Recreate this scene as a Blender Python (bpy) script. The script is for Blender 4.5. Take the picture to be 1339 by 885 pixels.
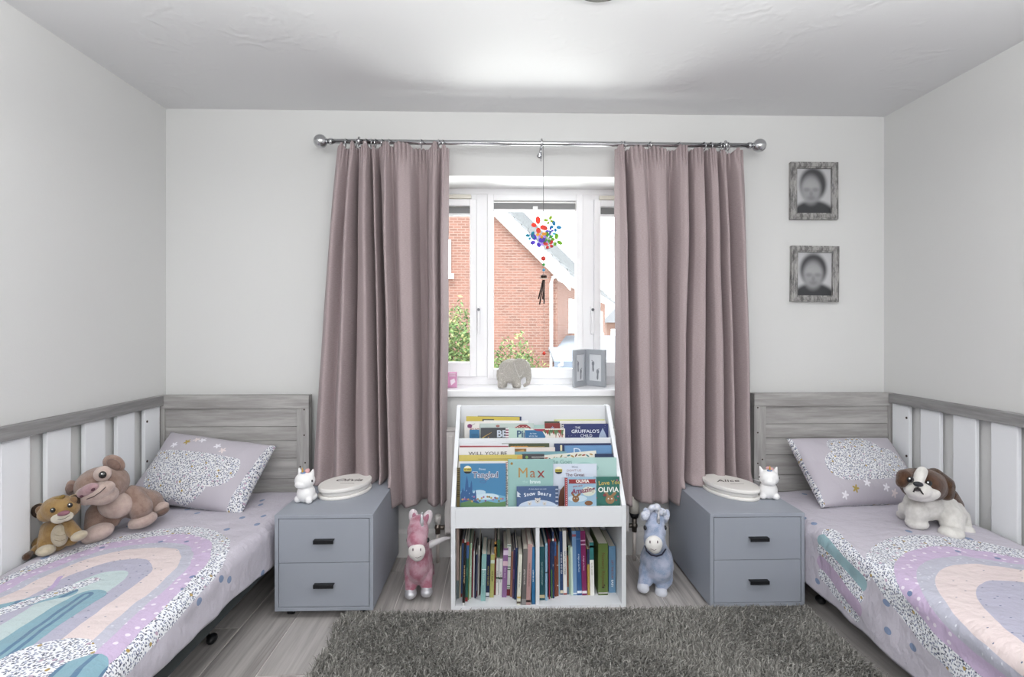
import bpy, bmesh, math, random
import numpy as np
from mathutils import Vector, Matrix, Euler, noise

for o in list(bpy.data.objects): bpy.data.objects.remove(o)
SC = bpy.context.scene
COL = SC.collection
PI = math.pi
rnd = random.Random(7)

# ---------------------------------------------------------------- camera
TH = math.atan(19.5/690); FPX = 690.0; CH = 1.2
cam = bpy.data.cameras.new('camera'); camo = bpy.data.objects.new('camera', cam); COL.objects.link(camo)
camo.location = (0, 0, CH); camo.rotation_euler = (PI/2, 0, -TH)
cam.sensor_width = 36; cam.lens = FPX/1339*36; cam.shift_y = -12.5/1339; cam.clip_start = .02; cam.clip_end = 200
SC.camera = camo
# ---------------------------------------------------------------- world, lights, exposure
SC.view_settings.view_transform = 'Standard'; SC.view_settings.look = 'None'
SC.view_settings.gamma = 1; SC.view_settings.use_curve_mapping = False
SC.view_settings.exposure = 0.42
W = bpy.data.worlds.new('sky'); SC.world = W; W.use_nodes = True
bg = W.node_tree.nodes['Background']; bg.inputs[0].default_value = (.93, .97, 1, 1); bg.inputs[1].default_value = 3.6
def area(name, loc, rot, sx, sy, power, color=(1, 1, 1)):
    l = bpy.data.lights.new(name, 'AREA'); l.shape = 'RECTANGLE'; l.size = sx; l.size_y = sy; l.energy = power; l.color = color
    o = bpy.data.objects.new(name, l); COL.objects.link(o); o.location = loc; o.rotation_euler = rot; return o
area('rear_fill', (.2, -.9, 1.75), (math.radians(90), 0, 0), 2.8, 1.3, 39, (.99, 1, 1))  # added fill light behind the camera, stands for no fixture in the room
area('ceiling_bounce', (.15, 1.02, 2.06), (math.radians(180), 0, 0), 3.3, .5, 33, (.99, 1, 1))  # added upward fill to brighten the ceiling, separate from the ceiling fitting
area('outdoor_fill', (.22, 4.7, -.35), (math.radians(212), 0, 0), 4.2, 2.0, 120, (1, .99, .97))  # added fill outside below the sill, aimed up at recess head and ceiling
sun = bpy.data.lights.new('sun', 'SUN'); sun.energy = 6; sun.angle = .3
suno = bpy.data.objects.new('sun', sun); COL.objects.link(suno); suno.rotation_euler = (math.radians(27), 0, math.radians(-22)); suno.location=(-6,-4,12)

# ---------------------------------------------------------------- helpers
def ray(px, py):
    x = (px-669.5)/FPX; z = (430-py)/FPX
    return Vector((math.sin(TH)+math.cos(TH)*x, math.cos(TH)-math.sin(TH)*x, z))
def atY(px, py, Y): r = ray(px, py); t = Y/r.y; return Vector((r.x*t, Y, CH+r.z*t))
def atZ(px, py, Z): r = ray(px, py); t = (Z-CH)/r.z; return Vector((r.x*t, r.y*t, Z))
def XY(px, Y): return atY(px, 430, Y).x
SAT = [1.0]
def lin(h):
    h = h.lstrip('#'); v = [int(h[i:i+2], 16)/255 for i in (0, 2, 4)]
    g = .3*v[0]+.59*v[1]+.11*v[2]; v = [g+(c-g)*SAT[0] for c in v]
    return tuple((c/12.92 if c <= .04045 else ((c+.055)/1.055)**2.4) for c in v)+(1,)

class X:
    """tiny expression wrapper over math nodes"""
    def __init__(s, nt, k): s.nt = nt; s.k = k
    def op(s, o, *a):
        n = s.nt.nodes.new('ShaderNodeMath'); n.operation = o
        for i, v in enumerate((s,)+a):
            if isinstance(v, X): s.nt.links.new(v.k, n.inputs[i])
            else: n.inputs[i].default_value = v
        return X(s.nt, n.outputs[0])
    def __add__(s, o): return s.op('ADD', o)
    def __sub__(s, o): return s.op('SUBTRACT', o)
    def __mul__(s, o): return s.op('MULTIPLY', o)
    def __truediv__(s, o): return s.op('DIVIDE', o)
    def min(s, o): return s.op('MINIMUM', o)
    def max(s, o): return s.op('MAXIMUM', o)
    def lt(s, o): return s.op('LESS_THAN', o)
    def gt(s, o): return s.op('GREATER_THAN', o)
    def sqrt(s): return s.op('SQRT')
    def abs(s): return s.op('ABSOLUTE')
def ln(x, y): return (x*x+y*y).sqrt()
def smooth(nt, x, a, b):
    n = nt.nodes.new('ShaderNodeMapRange'); n.interpolation_type = 'SMOOTHSTEP'
    nt.links.new(x.k, n.inputs[0]); n.inputs[1].default_value = a; n.inputs[2].default_value = b
    return X(nt, n.outputs[0])
def mix(nt, f, a, b):
    n = nt.nodes.new('ShaderNodeMix'); n.data_type = 'RGBA'
    for i, v in ((0, f), (6, a), (7, b)):
        if isinstance(v, X): nt.links.new(v.k, n.inputs[i])
        elif hasattr(v, 'is_output'): nt.links.new(v, n.inputs[i])
        elif isinstance(v, str): n.inputs[i].default_value = lin(v)
        else: n.inputs[i].default_value = v
    return n.outputs[2]
def coords(nt, which='Object', scale=(1, 1, 1), rot=(0, 0, 0)):
    t = nt.nodes.new('ShaderNodeTexCoord'); m = nt.nodes.new('ShaderNodeMapping')
    m.inputs['Scale'].default_value = scale; m.inputs['Rotation'].default_value = rot
    nt.links.new(t.outputs[which], m.inputs[0]); return m.outputs[0]
def sep(nt, v):
    n = nt.nodes.new('ShaderNodeSeparateXYZ'); nt.links.new(v, n.inputs[0]); return [X(nt, n.outputs[i]) for i in range(3)]
def tex_noise(nt, v, scale, detail=3, rough=.5):
    n = nt.nodes.new('ShaderNodeTexNoise'); n.inputs['Scale'].default_value = scale
    n.inputs['Detail'].default_value = detail; n.inputs['Roughness'].default_value = rough
    nt.links.new(v, n.inputs['Vector']); return X(nt, n.outputs[0])
def newmat(name):
    m = bpy.data.materials.new(name); m.use_nodes = True
    return m, m.node_tree, m.node_tree.nodes['Principled BSDF']
def add_bump(nt, b, h, strength, dist):
    n = nt.nodes.new('ShaderNodeBump'); n.inputs['Strength'].default_value = strength; n.inputs['Distance'].default_value = dist
    nt.links.new(h.k, n.inputs['Height']); nt.links.new(n.outputs[0], b.inputs['Normal'])
CACHE = {}
def cm(h, rough=.6, metal=0., spec=.4, bump=0., bscale=60., var=0., sheen=0., name=None):
    key = (h, SAT[0], rough, metal, spec, bump, bscale, var, sheen)
    if key in CACHE: return CACHE[key]
    m, nt, b = newmat(name or 'mat_'+h.strip('#'))
    b.inputs['Roughness'].default_value = rough; b.inputs['Metallic'].default_value = metal
    b.inputs['Specular IOR Level'].default_value = spec
    if sheen: b.inputs['Sheen Weight'].default_value = sheen; b.inputs['Sheen Roughness'].default_value = .4
    c = lin(h); b.inputs['Base Color'].default_value = c
    v = coords(nt)
    if var:
        n = tex_noise(nt, v, bscale*.35, 3)
        k = mix(nt, smooth(nt, n, .3, .7), tuple(x*(1-var) for x in c[:3])+(1,), tuple(min(1, x*(1+var)) for x in c[:3])+(1,))
        nt.links.new(k, b.inputs['Base Color'])
    if bump: add_bump(nt, b, tex_noise(nt, v, bscale, 3), bump, .002)
    CACHE[key] = m; return m

WM = {}
def tag(o, label=None, cat=None, group=None, kind=None):
    if label: o['label'] = label
    if cat: o['category'] = cat
    if group: o['group'] = group
    if kind: o['kind'] = kind
    return o
def thing(name, label, cat, loc=(0, 0, 0), rot=(0, 0, 0), group=None, kind=None):
    o = bpy.data.objects.new(name, None); COL.objects.link(o); o.empty_display_size = .05
    o.location = loc; o.rotation_euler = rot
    WM[o] = Matrix.Translation(Vector(loc)) @ Euler(rot).to_matrix().to_4x4()
    return tag(o, label, cat, group, kind)
def obj(name, me, mat=None, parent=None, world=True, smooth_=False, label=None, kind=None):
    if isinstance(me, bmesh.types.BMesh):
        bm = me; me = bpy.data.meshes.new(name); bm.to_mesh(me); bm.free()
    if parent is not None and world: me.transform(WM[parent].inverted())
    o = bpy.data.objects.new(name, me); COL.objects.link(o)
    if parent is not None: o.parent = parent; WM[o] = WM[parent]
    else: WM[o] = Matrix.Identity(4)
    if mat is not None:
        for m in (mat if isinstance(mat, (list, tuple)) else [mat]): me.materials.append(m)
    if smooth_:
        for p in me.polygons: p.use_smooth = True
    if label: o['label'] = label
    if kind: o['kind'] = kind
    return o
def BM(): return bmesh.new()
def box(bm, x0, x1, y0, y1, z0, z1, M=None, bev=0., mi=0):
    t = bmesh.new()
    bmesh.ops.create_cube(t, size=1)
    for v in t.verts: v.co = Vector(((x0+x1)/2+v.co.x*(x1-x0), (y0+y1)/2+v.co.y*(y1-y0), (z0+z1)/2+v.co.z*(z1-z0)))
    if bev: bmesh.ops.bevel(t, geom=t.edges[:], offset=bev, segments=2, affect='EDGES', profile=.6)
    return merge(bm, t, M, mi)
def merge(bm, t, M=None, mi=0):
    if M is not None: bmesh.ops.transform(t, matrix=M, verts=t.verts)
    mp = {v: bm.verts.new(v.co) for v in t.verts}
    for f in t.faces:
        try: g = bm.faces.new([mp[v] for v in f.verts]); g.material_index = mi; g.smooth = f.smooth
        except ValueError: pass
    t.free(); return bm
def mb(*a, **k): return box(BM(), *a, **k)
def cyl(bm, p0, p1, r0, r1=None, seg=20, smooth_=True, mi=0):
    p0 = Vector(p0); p1 = Vector(p1); r1 = r0 if r1 is None else r1
    d = p1-p0; t = bmesh.new()
    bmesh.ops.create_cone(t, cap_ends=True, segments=seg, radius1=r0, radius2=r1, depth=d.length)
    for f in t.faces: f.smooth = smooth_ and len(f.verts) == 4
    return merge(bm, t, Matrix.Translation((p0+p1)/2) @ d.to_track_quat('Z', 'Y').to_matrix().to_4x4(), mi)
def sph(bm, c, r, sub=3, rot=None, mi=0):
    t = bmesh.new(); bmesh.ops.create_icosphere(t, subdivisions=sub, radius=1)
    rr = (r, r, r) if not hasattr(r, '__len__') else r
    M = Matrix.Translation(Vector(c)) @ (Euler(rot).to_matrix().to_4x4() if rot else Matrix.Identity(4)) @ Matrix.Diagonal((*rr, 1))
    for f in t.faces: f.smooth = True
    return merge(bm, t, M, mi)
def tube(bm, pts, r, seg=8, closed=False):
    pts = [Vector(p) for p in pts]; rings = []; n = len(pts); up = Vector((0, 0, 1))
    for i, p in enumerate(pts):
        a = pts[(i-1) % n] if (closed or i) else p; b = pts[(i+1) % n] if (closed or i < n-1) else p
        d = (b-a).normalized(); s = d.cross(up)
        if s.length < .05: s = d.cross(Vector((0, 1, 0)))
        s.normalize(); u = s.cross(d); rad = r[i] if hasattr(r, '__len__') else r
        rings.append([bm.verts.new(p+(s*math.cos(k*2*PI/seg)+u*math.sin(k*2*PI/seg))*rad) for k in range(seg)])
    for i in range(n if closed else n-1):
        A = rings[i]; B = rings[(i+1) % n]
        for k in range(seg):
            f = bm.faces.new((A[k], A[(k+1) % seg], B[(k+1) % seg], B[k])); f.smooth = True
    if not closed: bm.faces.new(rings[0][::-1]); bm.faces.new(rings[-1])
    return bm
def prism(bm, poly, y0, y1, M=None):
    """polygon in XZ, extruded in Y"""
    t = bmesh.new(); a = [t.verts.new((x, y0, z)) for x, z in poly]; b = [t.verts.new((x, y1, z)) for x, z in poly]
    t.faces.new(a); t.faces.new(b[::-1]); n = len(poly)
    for i in range(n): t.faces.new((a[i], b[i], b[(i+1) % n], a[(i+1) % n]))
    bmesh.ops.recalc_face_normals(t, faces=t.faces)
    return merge(bm, t, M)
def ell(cx, cz, rx, rz=None, n=20, a0=0, a1=2*PI, rot=0):
    rz = rx if rz is None else rz; out = []
    full = abs(a1-a0-2*PI) < 1e-6
    for k in range(n if full else n+1):
        a = a0+(a1-a0)*k/n; x = rx*math.cos(a); z = rz*math.sin(a)
        out.append((cx+x*math.cos(rot)-z*math.sin(rot), cz+x*math.sin(rot)+z*math.cos(rot)))
    return out
def star(cx, cz, r, n=5, rot=0): return [(cx+(r if k % 2 == 0 else r*.45)*math.sin(rot+k*PI/n), cz+(r if k % 2 == 0 else r*.45)*math.cos(rot+k*PI/n)) for k in range(2*n)]
def evalmesh(me, mods):
    o = bpy.data.objects.new('tmp', me); COL.objects.link(o)
    for t, kw in mods:
        m = o.modifiers.new(t, t)
        for k, v in kw.items(): setattr(m, k, v)
    dg = bpy.context.evaluated_depsgraph_get(); dg.update()
    r = bpy.data.meshes.new_from_object(o.evaluated_get(dg)); bpy.data.objects.remove(o); return r
def blob(name, items, mat, parent=None, vox=.004, sm=6, label=None, lump=0.):
    bm = BM()
    for it in items:
        if it[0] == 'e': sph(bm, it[1], it[2], 3, it[3] if len(it) > 3 else None)
        else:
            pts = [Vector(p) for p in it[1]]; rs = it[2]
            for i in range(len(pts)-1):
                L = (pts[i+1]-pts[i]).length; n = max(2, int(L/(min(rs[i], rs[i+1])*.3)))
                for k in range(n+1):
                    t = k/n; sph(bm, pts[i].lerp(pts[i+1], t), rs[i]*(1-t)+rs[i+1]*t, 2)
    me = bpy.data.meshes.new(name); bm.to_mesh(me); bm.free()
    me = evalmesh(me, [('REMESH', dict(mode='VOXEL', voxel_size=vox)), ('SMOOTH', dict(factor=.5, iterations=sm))])
    if lump:
        for v in me.vertices: v.co += v.normal*lump*noise.noise(v.co*60)
    return obj(name, me, mat, parent, smooth_=True, label=label)
FONT = bpy.data.curves.new('f', 'FONT').font
def textmesh(s, size, M, shear=0., bold=0., align='CENTER', sx=1.):
    c = bpy.data.curves.new('t', 'FONT'); c.body = s; c.size = size; c.shear = shear; c.offset = bold; c.align_x = align; c.align_y = 'CENTER'
    c.resolution_u = 3; c.extrude = .0003
    o = bpy.data.objects.new('t', c); COL.objects.link(o)
    dg = bpy.context.evaluated_depsgraph_get(); dg.update()
    me = bpy.data.meshes.new_from_object(o.evaluated_get(dg)); bpy.data.objects.remove(o)
    me.transform(M @ Matrix.Diagonal((sx, 1, 1, 1))); return me
FRONT = Matrix(((1, 0, 0, 0), (0, 0, -1, 0), (0, 1, 0, 0), (0, 0, 0, 1)))   # text XY -> XZ plane facing -Y

# ---------------------------------------------------------------- shared materials
WALL = cm('#dadad9', .85, spec=.2, bump=.15, bscale=220, name='wall_paint')
def ceiling_mat():
    m, nt, b = newmat('ceiling_artex'); b.inputs['Base Color'].default_value = lin('#e4e4e5'); b.inputs['Roughness'].default_value = .75
    v = coords(nt); n = tex_noise(nt, v, 3.5, 4, .6)
    w = nt.nodes.new('ShaderNodeTexWave'); w.wave_type = 'RINGS'; w.inputs['Scale'].default_value = 2.2; w.inputs['Distortion'].default_value = 22
    w.inputs['Detail'].default_value = 3; w.inputs['Detail Scale'].default_value = 2.
    nt.links.new(v, w.inputs['Vector'])
    add_bump(nt, b, X(nt, w.outputs['Fac'])*smooth(nt, n, .5, .62), .3, .004); return m
def plank_mat():
    m, nt, b = newmat('grey_laminate'); b.inputs['Roughness'].default_value = .42; b.inputs['Specular IOR Level'].default_value = .35
    oi = nt.nodes.new('ShaderNodeObjectInfo'); v = coords(nt, 'Object', (1, 1, 1))
    ad = nt.nodes.new('ShaderNodeVectorMath'); ad.operation = 'ADD'; nt.links.new(v, ad.inputs[0]); cmb = nt.nodes.new('ShaderNodeCombineXYZ')
    r = X(nt, oi.outputs['Random'])*13.; nt.links.new(r.k, cmb.inputs[0]); nt.links.new((r*3.1).k, cmb.inputs[1]); nt.links.new(cmb.outputs[0], ad.inputs[1])
    mp = nt.nodes.new('ShaderNodeMapping'); mp.inputs['Scale'].default_value = (26, 1.1, 1); nt.links.new(ad.outputs[0], mp.inputs[0])
    mp2 = nt.nodes.new('ShaderNodeMapping'); mp2.inputs['Scale'].default_value = (90, 3, 1); nt.links.new(ad.outputs[0], mp2.inputs[0])
    a = tex_noise(nt, mp.outputs[0], 1, 4, .6); c = tex_noise(nt, mp2.outputs[0], 1, 3, .6)
    k = mix(nt, smooth(nt, a, .3, .72), '#8a8582', '#c2bdba'); k = mix(nt, smooth(nt, c, .35, .7)*.4, k, '#c8c3c0')
    k = mix(nt, X(nt, oi.outputs['Random'])*.3, k, '#a5a09e')
    nt.links.new(k, b.inputs['Base Color']); add_bump(nt, b, c, .15, .001); return m
def wood_mat(name, axis='x', cols=('#6d6a69', '#a3a09e')):
    m, nt, b = newmat(name); b.inputs['Roughness'].default_value = .6; b.inputs['Specular IOR Level'].default_value = .3
    s = (2.5, 30, 30) if axis == 'x' else ((30, 2.5, 30) if axis == 'y' else (30, 30, 2.5))
    v = coords(nt, 'Object', s); a = tex_noise(nt, v, 1., 5, .65); v2 = coords(nt, 'Object', tuple(k*2.7 for k in s)); c = tex_noise(nt, v2, 1., 3, .6)
    k = mix(nt, smooth(nt, a, .3, .72), *cols); k = mix(nt, smooth(nt, c, .4, .65)*.3, k, '#8f8c8a')
    nt.links.new(k, b.inputs['Base Color']); add_bump(nt, b, c, .2, .001); return m
WOODX = wood_mat('grey_oak_x', 'x', ('#928f8d', '#b9b7b5')); WOODY = wood_mat('grey_oak_y', 'y', ('#7c7b7c', '#a09f9f')); WOODZ = wood_mat('grey_oak_z', 'z', ('#959391', '#bbb9b7'))
WHITE = cm('#dfe1e5', .45, spec=.4, name='white_laminate'); UPVC = cm('#f8f8fa', .3, spec=.5, name='white_upvc')
SLAT = cm('#eaecef', .5, spec=.4); GREY = cm('#999ea8', .5, spec=.35, bump=.05, bscale=300, name='grey_laminate_unit')
BLACK = cm('#16171a', .45); CHROME = cm('#c9cacc', .12, metal=1.)

# ---------------------------------------------------------------- the room
XL, XR, YB, YF, ZC = -1.725, 2.095, 2.8, -1.4, 2.348
WX0, WX1, WZ0, WZ1, YW = -.56, 1.0, .872, 2.013, 3.05
b = BM(); box(b, XL-.1, XR+.1, YF-.1, YB+.3, -.12, -.003)
floor = obj('floor', b, cm('#e2dedb', .6)); tag(floor, kind='structure')
PM = plank_mat(); pw = .1965; meshes = {}
x = -1.0295-4*pw; row = 0
while x < XR:
    off = [1.855, 1.43, 1.868, .95, 1.6][row % 5]; y = off-6*1.2
    while y < YB:
        y0 = max(y, YF); y1 = min(y+1.2, YB); x0 = max(x, XL); x1 = min(x+pw, XR)
        if y1-y0 > .03 and x1-x0 > .01:
            k = (round(x1-x0, 3), round(y1-y0, 3))
            if k not in meshes:
                t = mb(0, k[0]-.0042, 0, k[1]-.0042, -.012, 0, bev=.0009); me = bpy.data.meshes.new('plank'); t.to_mesh(me); t.free(); me.materials.append(PM); meshes[k] = me
            o = bpy.data.objects.new('floor_plank', meshes[k]); COL.objects.link(o); o.parent = floor; o.location = (x0, y0, 0)
        y += 1.2
    x += pw; row += 1
tag(obj('ceiling', mb(XL-.1, XR+.1, YF-.1, YB+.3, ZC, ZC+.1), ceiling_mat()), kind='structure')
tag(obj('wall_left', mb(XL-.1, XL, YF-.1, YB+.3, 0, ZC), WALL), kind='structure')
tag(obj('wall_right', mb(XR, XR+.1, YF-.1, YB+.3, 0, ZC), WALL), kind='structure')
tag(obj('wall_front', mb(XL, XR, YF-.1, YF, 0, ZC), WALL), kind='structure')
b = BM(); box(b, XL, WX0, YB, YB+.3, 0, ZC); box(b, WX1, XR, YB, YB+.3, 0, ZC); box(b, WX0, WX1, YB, YB+.3, 0, WZ0-.02); box(b, WX0, WX1, YB, YB+.3, WZ1, ZC)
tag(obj('wall_back', b, WALL), kind='structure')
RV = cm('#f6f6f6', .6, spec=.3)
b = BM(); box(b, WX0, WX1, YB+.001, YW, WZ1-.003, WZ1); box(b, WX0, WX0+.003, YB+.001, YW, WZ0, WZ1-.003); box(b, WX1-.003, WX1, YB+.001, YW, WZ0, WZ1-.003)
tag(obj('lit_lining_1', b, RV), kind='structure')  # lining whiter than the wall: window brightness put into the reveal colour
SKM = cm('#d9d7d5', .5)
b = BM(); prism(b, [(0, 0), (0, .144), (-.006, .144), (-.014, .125), (-.016, 0)], 0, 1)
def skirt(name, M):
    t = BM(); prism(t, [(0, 0), (0, .144), (-.006, .144), (-.014, .125), (-.016, 0)], 0, 1, M); tag(obj(name, t, SKM), kind='structure')
b.free()
skirt('baseboard_back', Matrix(((0, XR-XL, 0, XL), (1, 0, 0, YB), (0, 0, 1, 0), (0, 0, 0, 1))))
skirt('baseboard_right', Matrix(((1, 0, 0, XR), (0, YB-YF-.02, 0, YF), (0, 0, 1, 0), (0, 0, 0, 1))))
skirt('baseboard_left', Matrix(((-1, 0, 0, XL), (0, YB-YF-.02, 0, YF), (0, 0, 1, 0), (0, 0, 0, 1))))

# window
win = thing('window_1', None, None, (WX0, YW, WZ0), kind='structure')
Zt = 1.976
b = BM()
box(b, WX0, WX1, YW, YW+.07, WZ1-.035, WZ1, bev=.002); box(b, WX0, WX1, YW, YW+.07, WZ0, .925, bev=.002)
box(b, WX0, WX0+.05, YW, YW+.07, .925, WZ1-.035, bev=.002); box(b, WX1-.05, WX1, YW, YW+.07, .925, WZ1-.035, bev=.002)
box(b, WX0+.05, -.118, YW+.004, YW+.07, 1.943, WZ1-.035); box(b, .56, WX1-.05, YW+.004, YW+.07, 1.943, WZ1-.035)
obj('frame', b, UPVC, win)
obj('mullion', mb(-.118, -.055, YW, YW+.07, .925, WZ1-.035, bev=.003), UPVC, win)
obj('mullion', mb(.495, .560, YW, YW+.07, .925, WZ1-.035, bev=.003), UPVC, win)
def glass_mat():
    m = bpy.data.materials.new('window_glass'); m.use_nodes = True; nt = m.node_tree; nt.nodes.remove(nt.nodes['Principled BSDF'])
    t = nt.nodes.new('ShaderNodeBsdfTransparent'); t.inputs[0].default_value = (.97, .985, .98, 1); g = nt.nodes.new('ShaderNodeBsdfGlossy'); g.inputs['Roughness'].default_value = .02
    f = nt.nodes.new('ShaderNodeFresnel'); f.inputs[0].default_value = 1.1; mx = nt.nodes.new('ShaderNodeMixShader')
    nt.links.new(f.outputs[0], mx.inputs[0]); nt.links.new(t.outputs[0], mx.inputs[1]); nt.links.new(g.outputs[0], mx.inputs[2]); nt.links.new(mx.outputs[0], nt.nodes['Material Output'].inputs[0]); return m
GL = glass_mat(); BLIND = cm('#8b8b8c', .6)
def ring(b, x0, x1, z0, z1, w, y0, y1, wb=None):
    wb = wb or w
    box(b, x0, x0+w, y0, y1, z0, z1, bev=.003); box(b, x1-w, x1, y0, y1, z0, z1, bev=.003)
    box(b, x0+w, x1-w, y0, y1, z1-w, z1, bev=.003); box(b, x0+w, x1-w, y0, y1, z0, z0+wb, bev=.003)
# centre fixed light
b = BM(); ring(b, -.055, .495, .915, 1.976, .036, YW-.012, YW+.06, .055); fx = obj('fixed_sash', b, UPVC, win)
obj('glass', mb(-.02, .458, YW+.04, YW+.046, .97, 1.94), GL, fx)
obj('blind_cassette', mb(-.019, .457, YW+.018, YW+.034, 1.897, 1.935, bev=.003), BLIND, fx, label='grey blind cassette across the top of the pane')
obj('blind_rail', mb(-.019, .457, YW+.014, YW+.036, 1.884, 1.897, bev=.003), UPVC, fx)
obj('blind_tab', mb(.208, .236, YW+.004, YW+.02, 1.892, 1.912, bev=.002), UPVC, fx)
for s, xa, xb, gx0, gx1 in ((-1, WX0+.05, -.118, WX0+.1, -.161), (1, .560, WX1-.05, .600, WX1-.1)):
    b = BM(); ring(b, xa, xb, .926, 1.945, .038, YW-.02, YW+.05, .083); sa = obj('casement_sash', b, UPVC, win)
    obj('glass', mb(xa+.03, xb-.03, YW+.03, YW+.036, 1.0, 1.91), GL, sa)
    obj('blind_cassette', mb(xa+.038, xb-.038, YW+.01, YW+.026, 1.868, 1.905, bev=.003), BLIND, sa, label='grey blind cassette across the top of the pane')
    obj('blind_rail', mb(xa+.038, xb-.038, YW+.006, YW+.028, 1.853, 1.868, bev=.003), UPVC, sa)
    obj('trickle_vent', mb(xa+.03, xb-.03, YW-.03, YW-.005, 1.946, 1.968, bev=.003), cm('#e6e2d6', .5), win, label='cream trickle vent')
    xs = -.105 if s < 0 else .548
    h = obj('sash_handle', box(mb(xs-.008, xs+.008, YW-.03, YW-.012, 1.29, 1.33, bev=.003), xs-.006, xs+.006, YW-.045, YW-.03, 1.17, 1.32, bev=.003), UPVC, win)
    obj('key_lock', cyl(BM(), (xs, YW-.05, 1.31), (xs, YW-.04, 1.31), .008), cm('#55565a', .3, metal=.8), h)
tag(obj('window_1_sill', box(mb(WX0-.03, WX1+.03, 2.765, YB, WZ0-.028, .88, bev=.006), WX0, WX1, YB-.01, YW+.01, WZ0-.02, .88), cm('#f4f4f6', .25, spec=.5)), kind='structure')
# ---------------------------------------------------------------- outside
def brick_mat(name, c1, c2, mort):
    m, nt, b = newmat(name); b.inputs['Roughness'].default_value = .9
    t = nt.nodes.new('ShaderNodeTexBrick'); v = coords(nt, 'UV'); nt.links.new(v, t.inputs['Vector'])
    t.inputs['Color1'].default_value = lin(c1); t.inputs['Color2'].default_value = lin(c2); t.inputs['Mortar'].default_value = lin(mort)
    t.inputs['Scale'].default_value = 1; t.inputs['Brick Width'].default_value = .225; t.inputs['Row Height'].default_value = .075; t.inputs['Mortar Size'].default_value = .011
    n = tex_noise(nt, v, 1.2, 3); k = mix(nt, smooth(nt, n, .35, .65)*.25, t.outputs[0], c1)
    nt.links.new(k, b.inputs['Base Color']); return m
BR = brick_mat('red_brick', '#735045', '#60433a', '#7b665e'); BR_LIT = brick_mat('sunlit_tone_brick', '#815d51', '#714e43', '#87736b')  # second is the same house brick, paler with sunlight put into its colour
ROOF = cm('#6b6c6e', .9, var=.15, bscale=20); TRIM = cm('#f4f4f4', .5)
def uvwall(name, pts, mat, parent, th=.2):
    """vertical polygon (list of world points), planar metre UV, extruded backwards"""
    bm = BM(); vs = [bm.verts.new(p) for p in pts]; f = bm.faces.new(vs); uv = bm.loops.layers.uv.new('UVMap')
    d = (Vector(pts[1])-Vector(pts[0])); d.z = 0; d.normalize(); nrm = Vector((-d.y, d.x, 0))
    r = bmesh.ops.extrude_face_region(bm, geom=[f])
    for v in [g for g in r['geom'] if isinstance(g, bmesh.types.BMVert)]: v.co += nrm*th
    for ff in bm.faces:
        for l in ff.loops: l[uv].uv = (l.vert.co.dot(d), l.vert.co.z)
    bmesh.ops.recalc_face_normals(bm, faces=bm.faces)
    return obj(name, bm, mat, parent)
GZ = -2.7
tag(obj('ground', mb(-30, 40, 3.2, 60, GZ-.1, GZ), cm('#e2e1dc', .9)), kind='structure')
HY = 15.
hs = thing('brick_house', 'red brick house with white bargeboard and grey tiled roof seen through the window', 'house', (0, HY, GZ))
a = atY(647, 283, HY); e = atY(729, 364, HY); cx = e.x
sl = (a.z-e.z)/(e.x-a.x); px0 = -3.4; apex = e.z+sl*(e.x-px0)
uvwall('gable_wall', [(-9, HY, GZ), (cx, HY, GZ), (cx, HY, e.z), (px0, HY, apex), (-9, HY, apex-sl*5.6)], BR, hs)
dirv = Vector((3.9, 13, 0)).normalized(); L = 15.
c0 = Vector((cx, HY, 0)); c1 = c0+dirv*L
uvwall('side_wall', [(c1.x, c1.y, GZ), (c0.x, c0.y, GZ), (c0.x, c0.y, e.z-.05), (c1.x, c1.y, e.z-.05)][::-1], BR_LIT, hs, -.2)
# bargeboard (wavy lower edge)
def rake(off, t=0): return lambda x: e.z+sl*(e.x-x)+off
b = BM(); n = 60; top = []; low = []
for i in range(n+1):
    xx = px0+(cx+.35-px0)*i/n; top.append((xx, rake(.42)(xx))); low.append((xx, rake(.02+.035*math.sin(xx*5.2))(xx)))
for i in range(n): prism(b, [low[i], low[i+1], top[i+1], top[i]], HY-.16, HY-.08)
bmesh.ops.remove_doubles(b, verts=b.verts, dist=1e-4)
obj('bargeboard', b, TRIM, hs)
# roof slab: tiles rising to the ridge, running back along the side wall
b = BM(); nr = 26
for i in range(nr):
    x0 = px0+(cx+.45-px0)*i/nr; x1 = px0+(cx+.45-px0)*(i+1)/nr; z0 = rake(.46)(x0); z1 = rake(.46)(x1)
    for (ya, yb) in ((HY-.2, HY+L),):
        sh0 = 0; sh1 = dirv.x/dirv.y*(yb-ya)
        vs = [(x0, ya, z0+.02), (x1+.03, ya, z1+.05), (x1+.03+sh1, yb, z1+.05), (x0+sh1, yb, z0+.02)]
        lo = [(p[0], p[1], p[2]-.08) for p in vs]; V = [b.verts.new(p) for p in vs]; Lw = [b.verts.new(p) for p in lo]
        b.faces.new(V); b.faces.new(Lw[::-1])
        for k in range(4): b.faces.new((V[k], Lw[k], Lw[(k+1) % 4], V[(k+1) % 4]))
obj('roof', b, ROOF, hs)
def along(s, off, z): p = c0+dirv*s+Vector((dirv.y, -dirv.x, 0))*off; return Vector((p.x, p.y, z))
b = BM(); tube(b, [along(-.2, .28, e.z+.12), along(L, .28, e.z+.12)], .07, 8); obj('gutter', b, TRIM, hs)
b = BM(); vs = [along(-.15, 0, e.z-.02), along(-.15, .3, e.z-.02), along(L, .3, e.z-.02), along(L, 0, e.z-.02)]
V = [b.verts.new(p) for p in vs]; V2 = [b.verts.new(p+Vector((0, 0, .16))) for p in vs]; b.faces.new(V); b.faces.new(V2[::-1])
for k in range(4): b.faces.new((V[k], V2[k], V2[(k+1) % 4], V[(k+1) % 4]))
obj('soffit', b, TRIM, hs)
dp = lambda px, py: atY(px, py, HY-.12)
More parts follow.
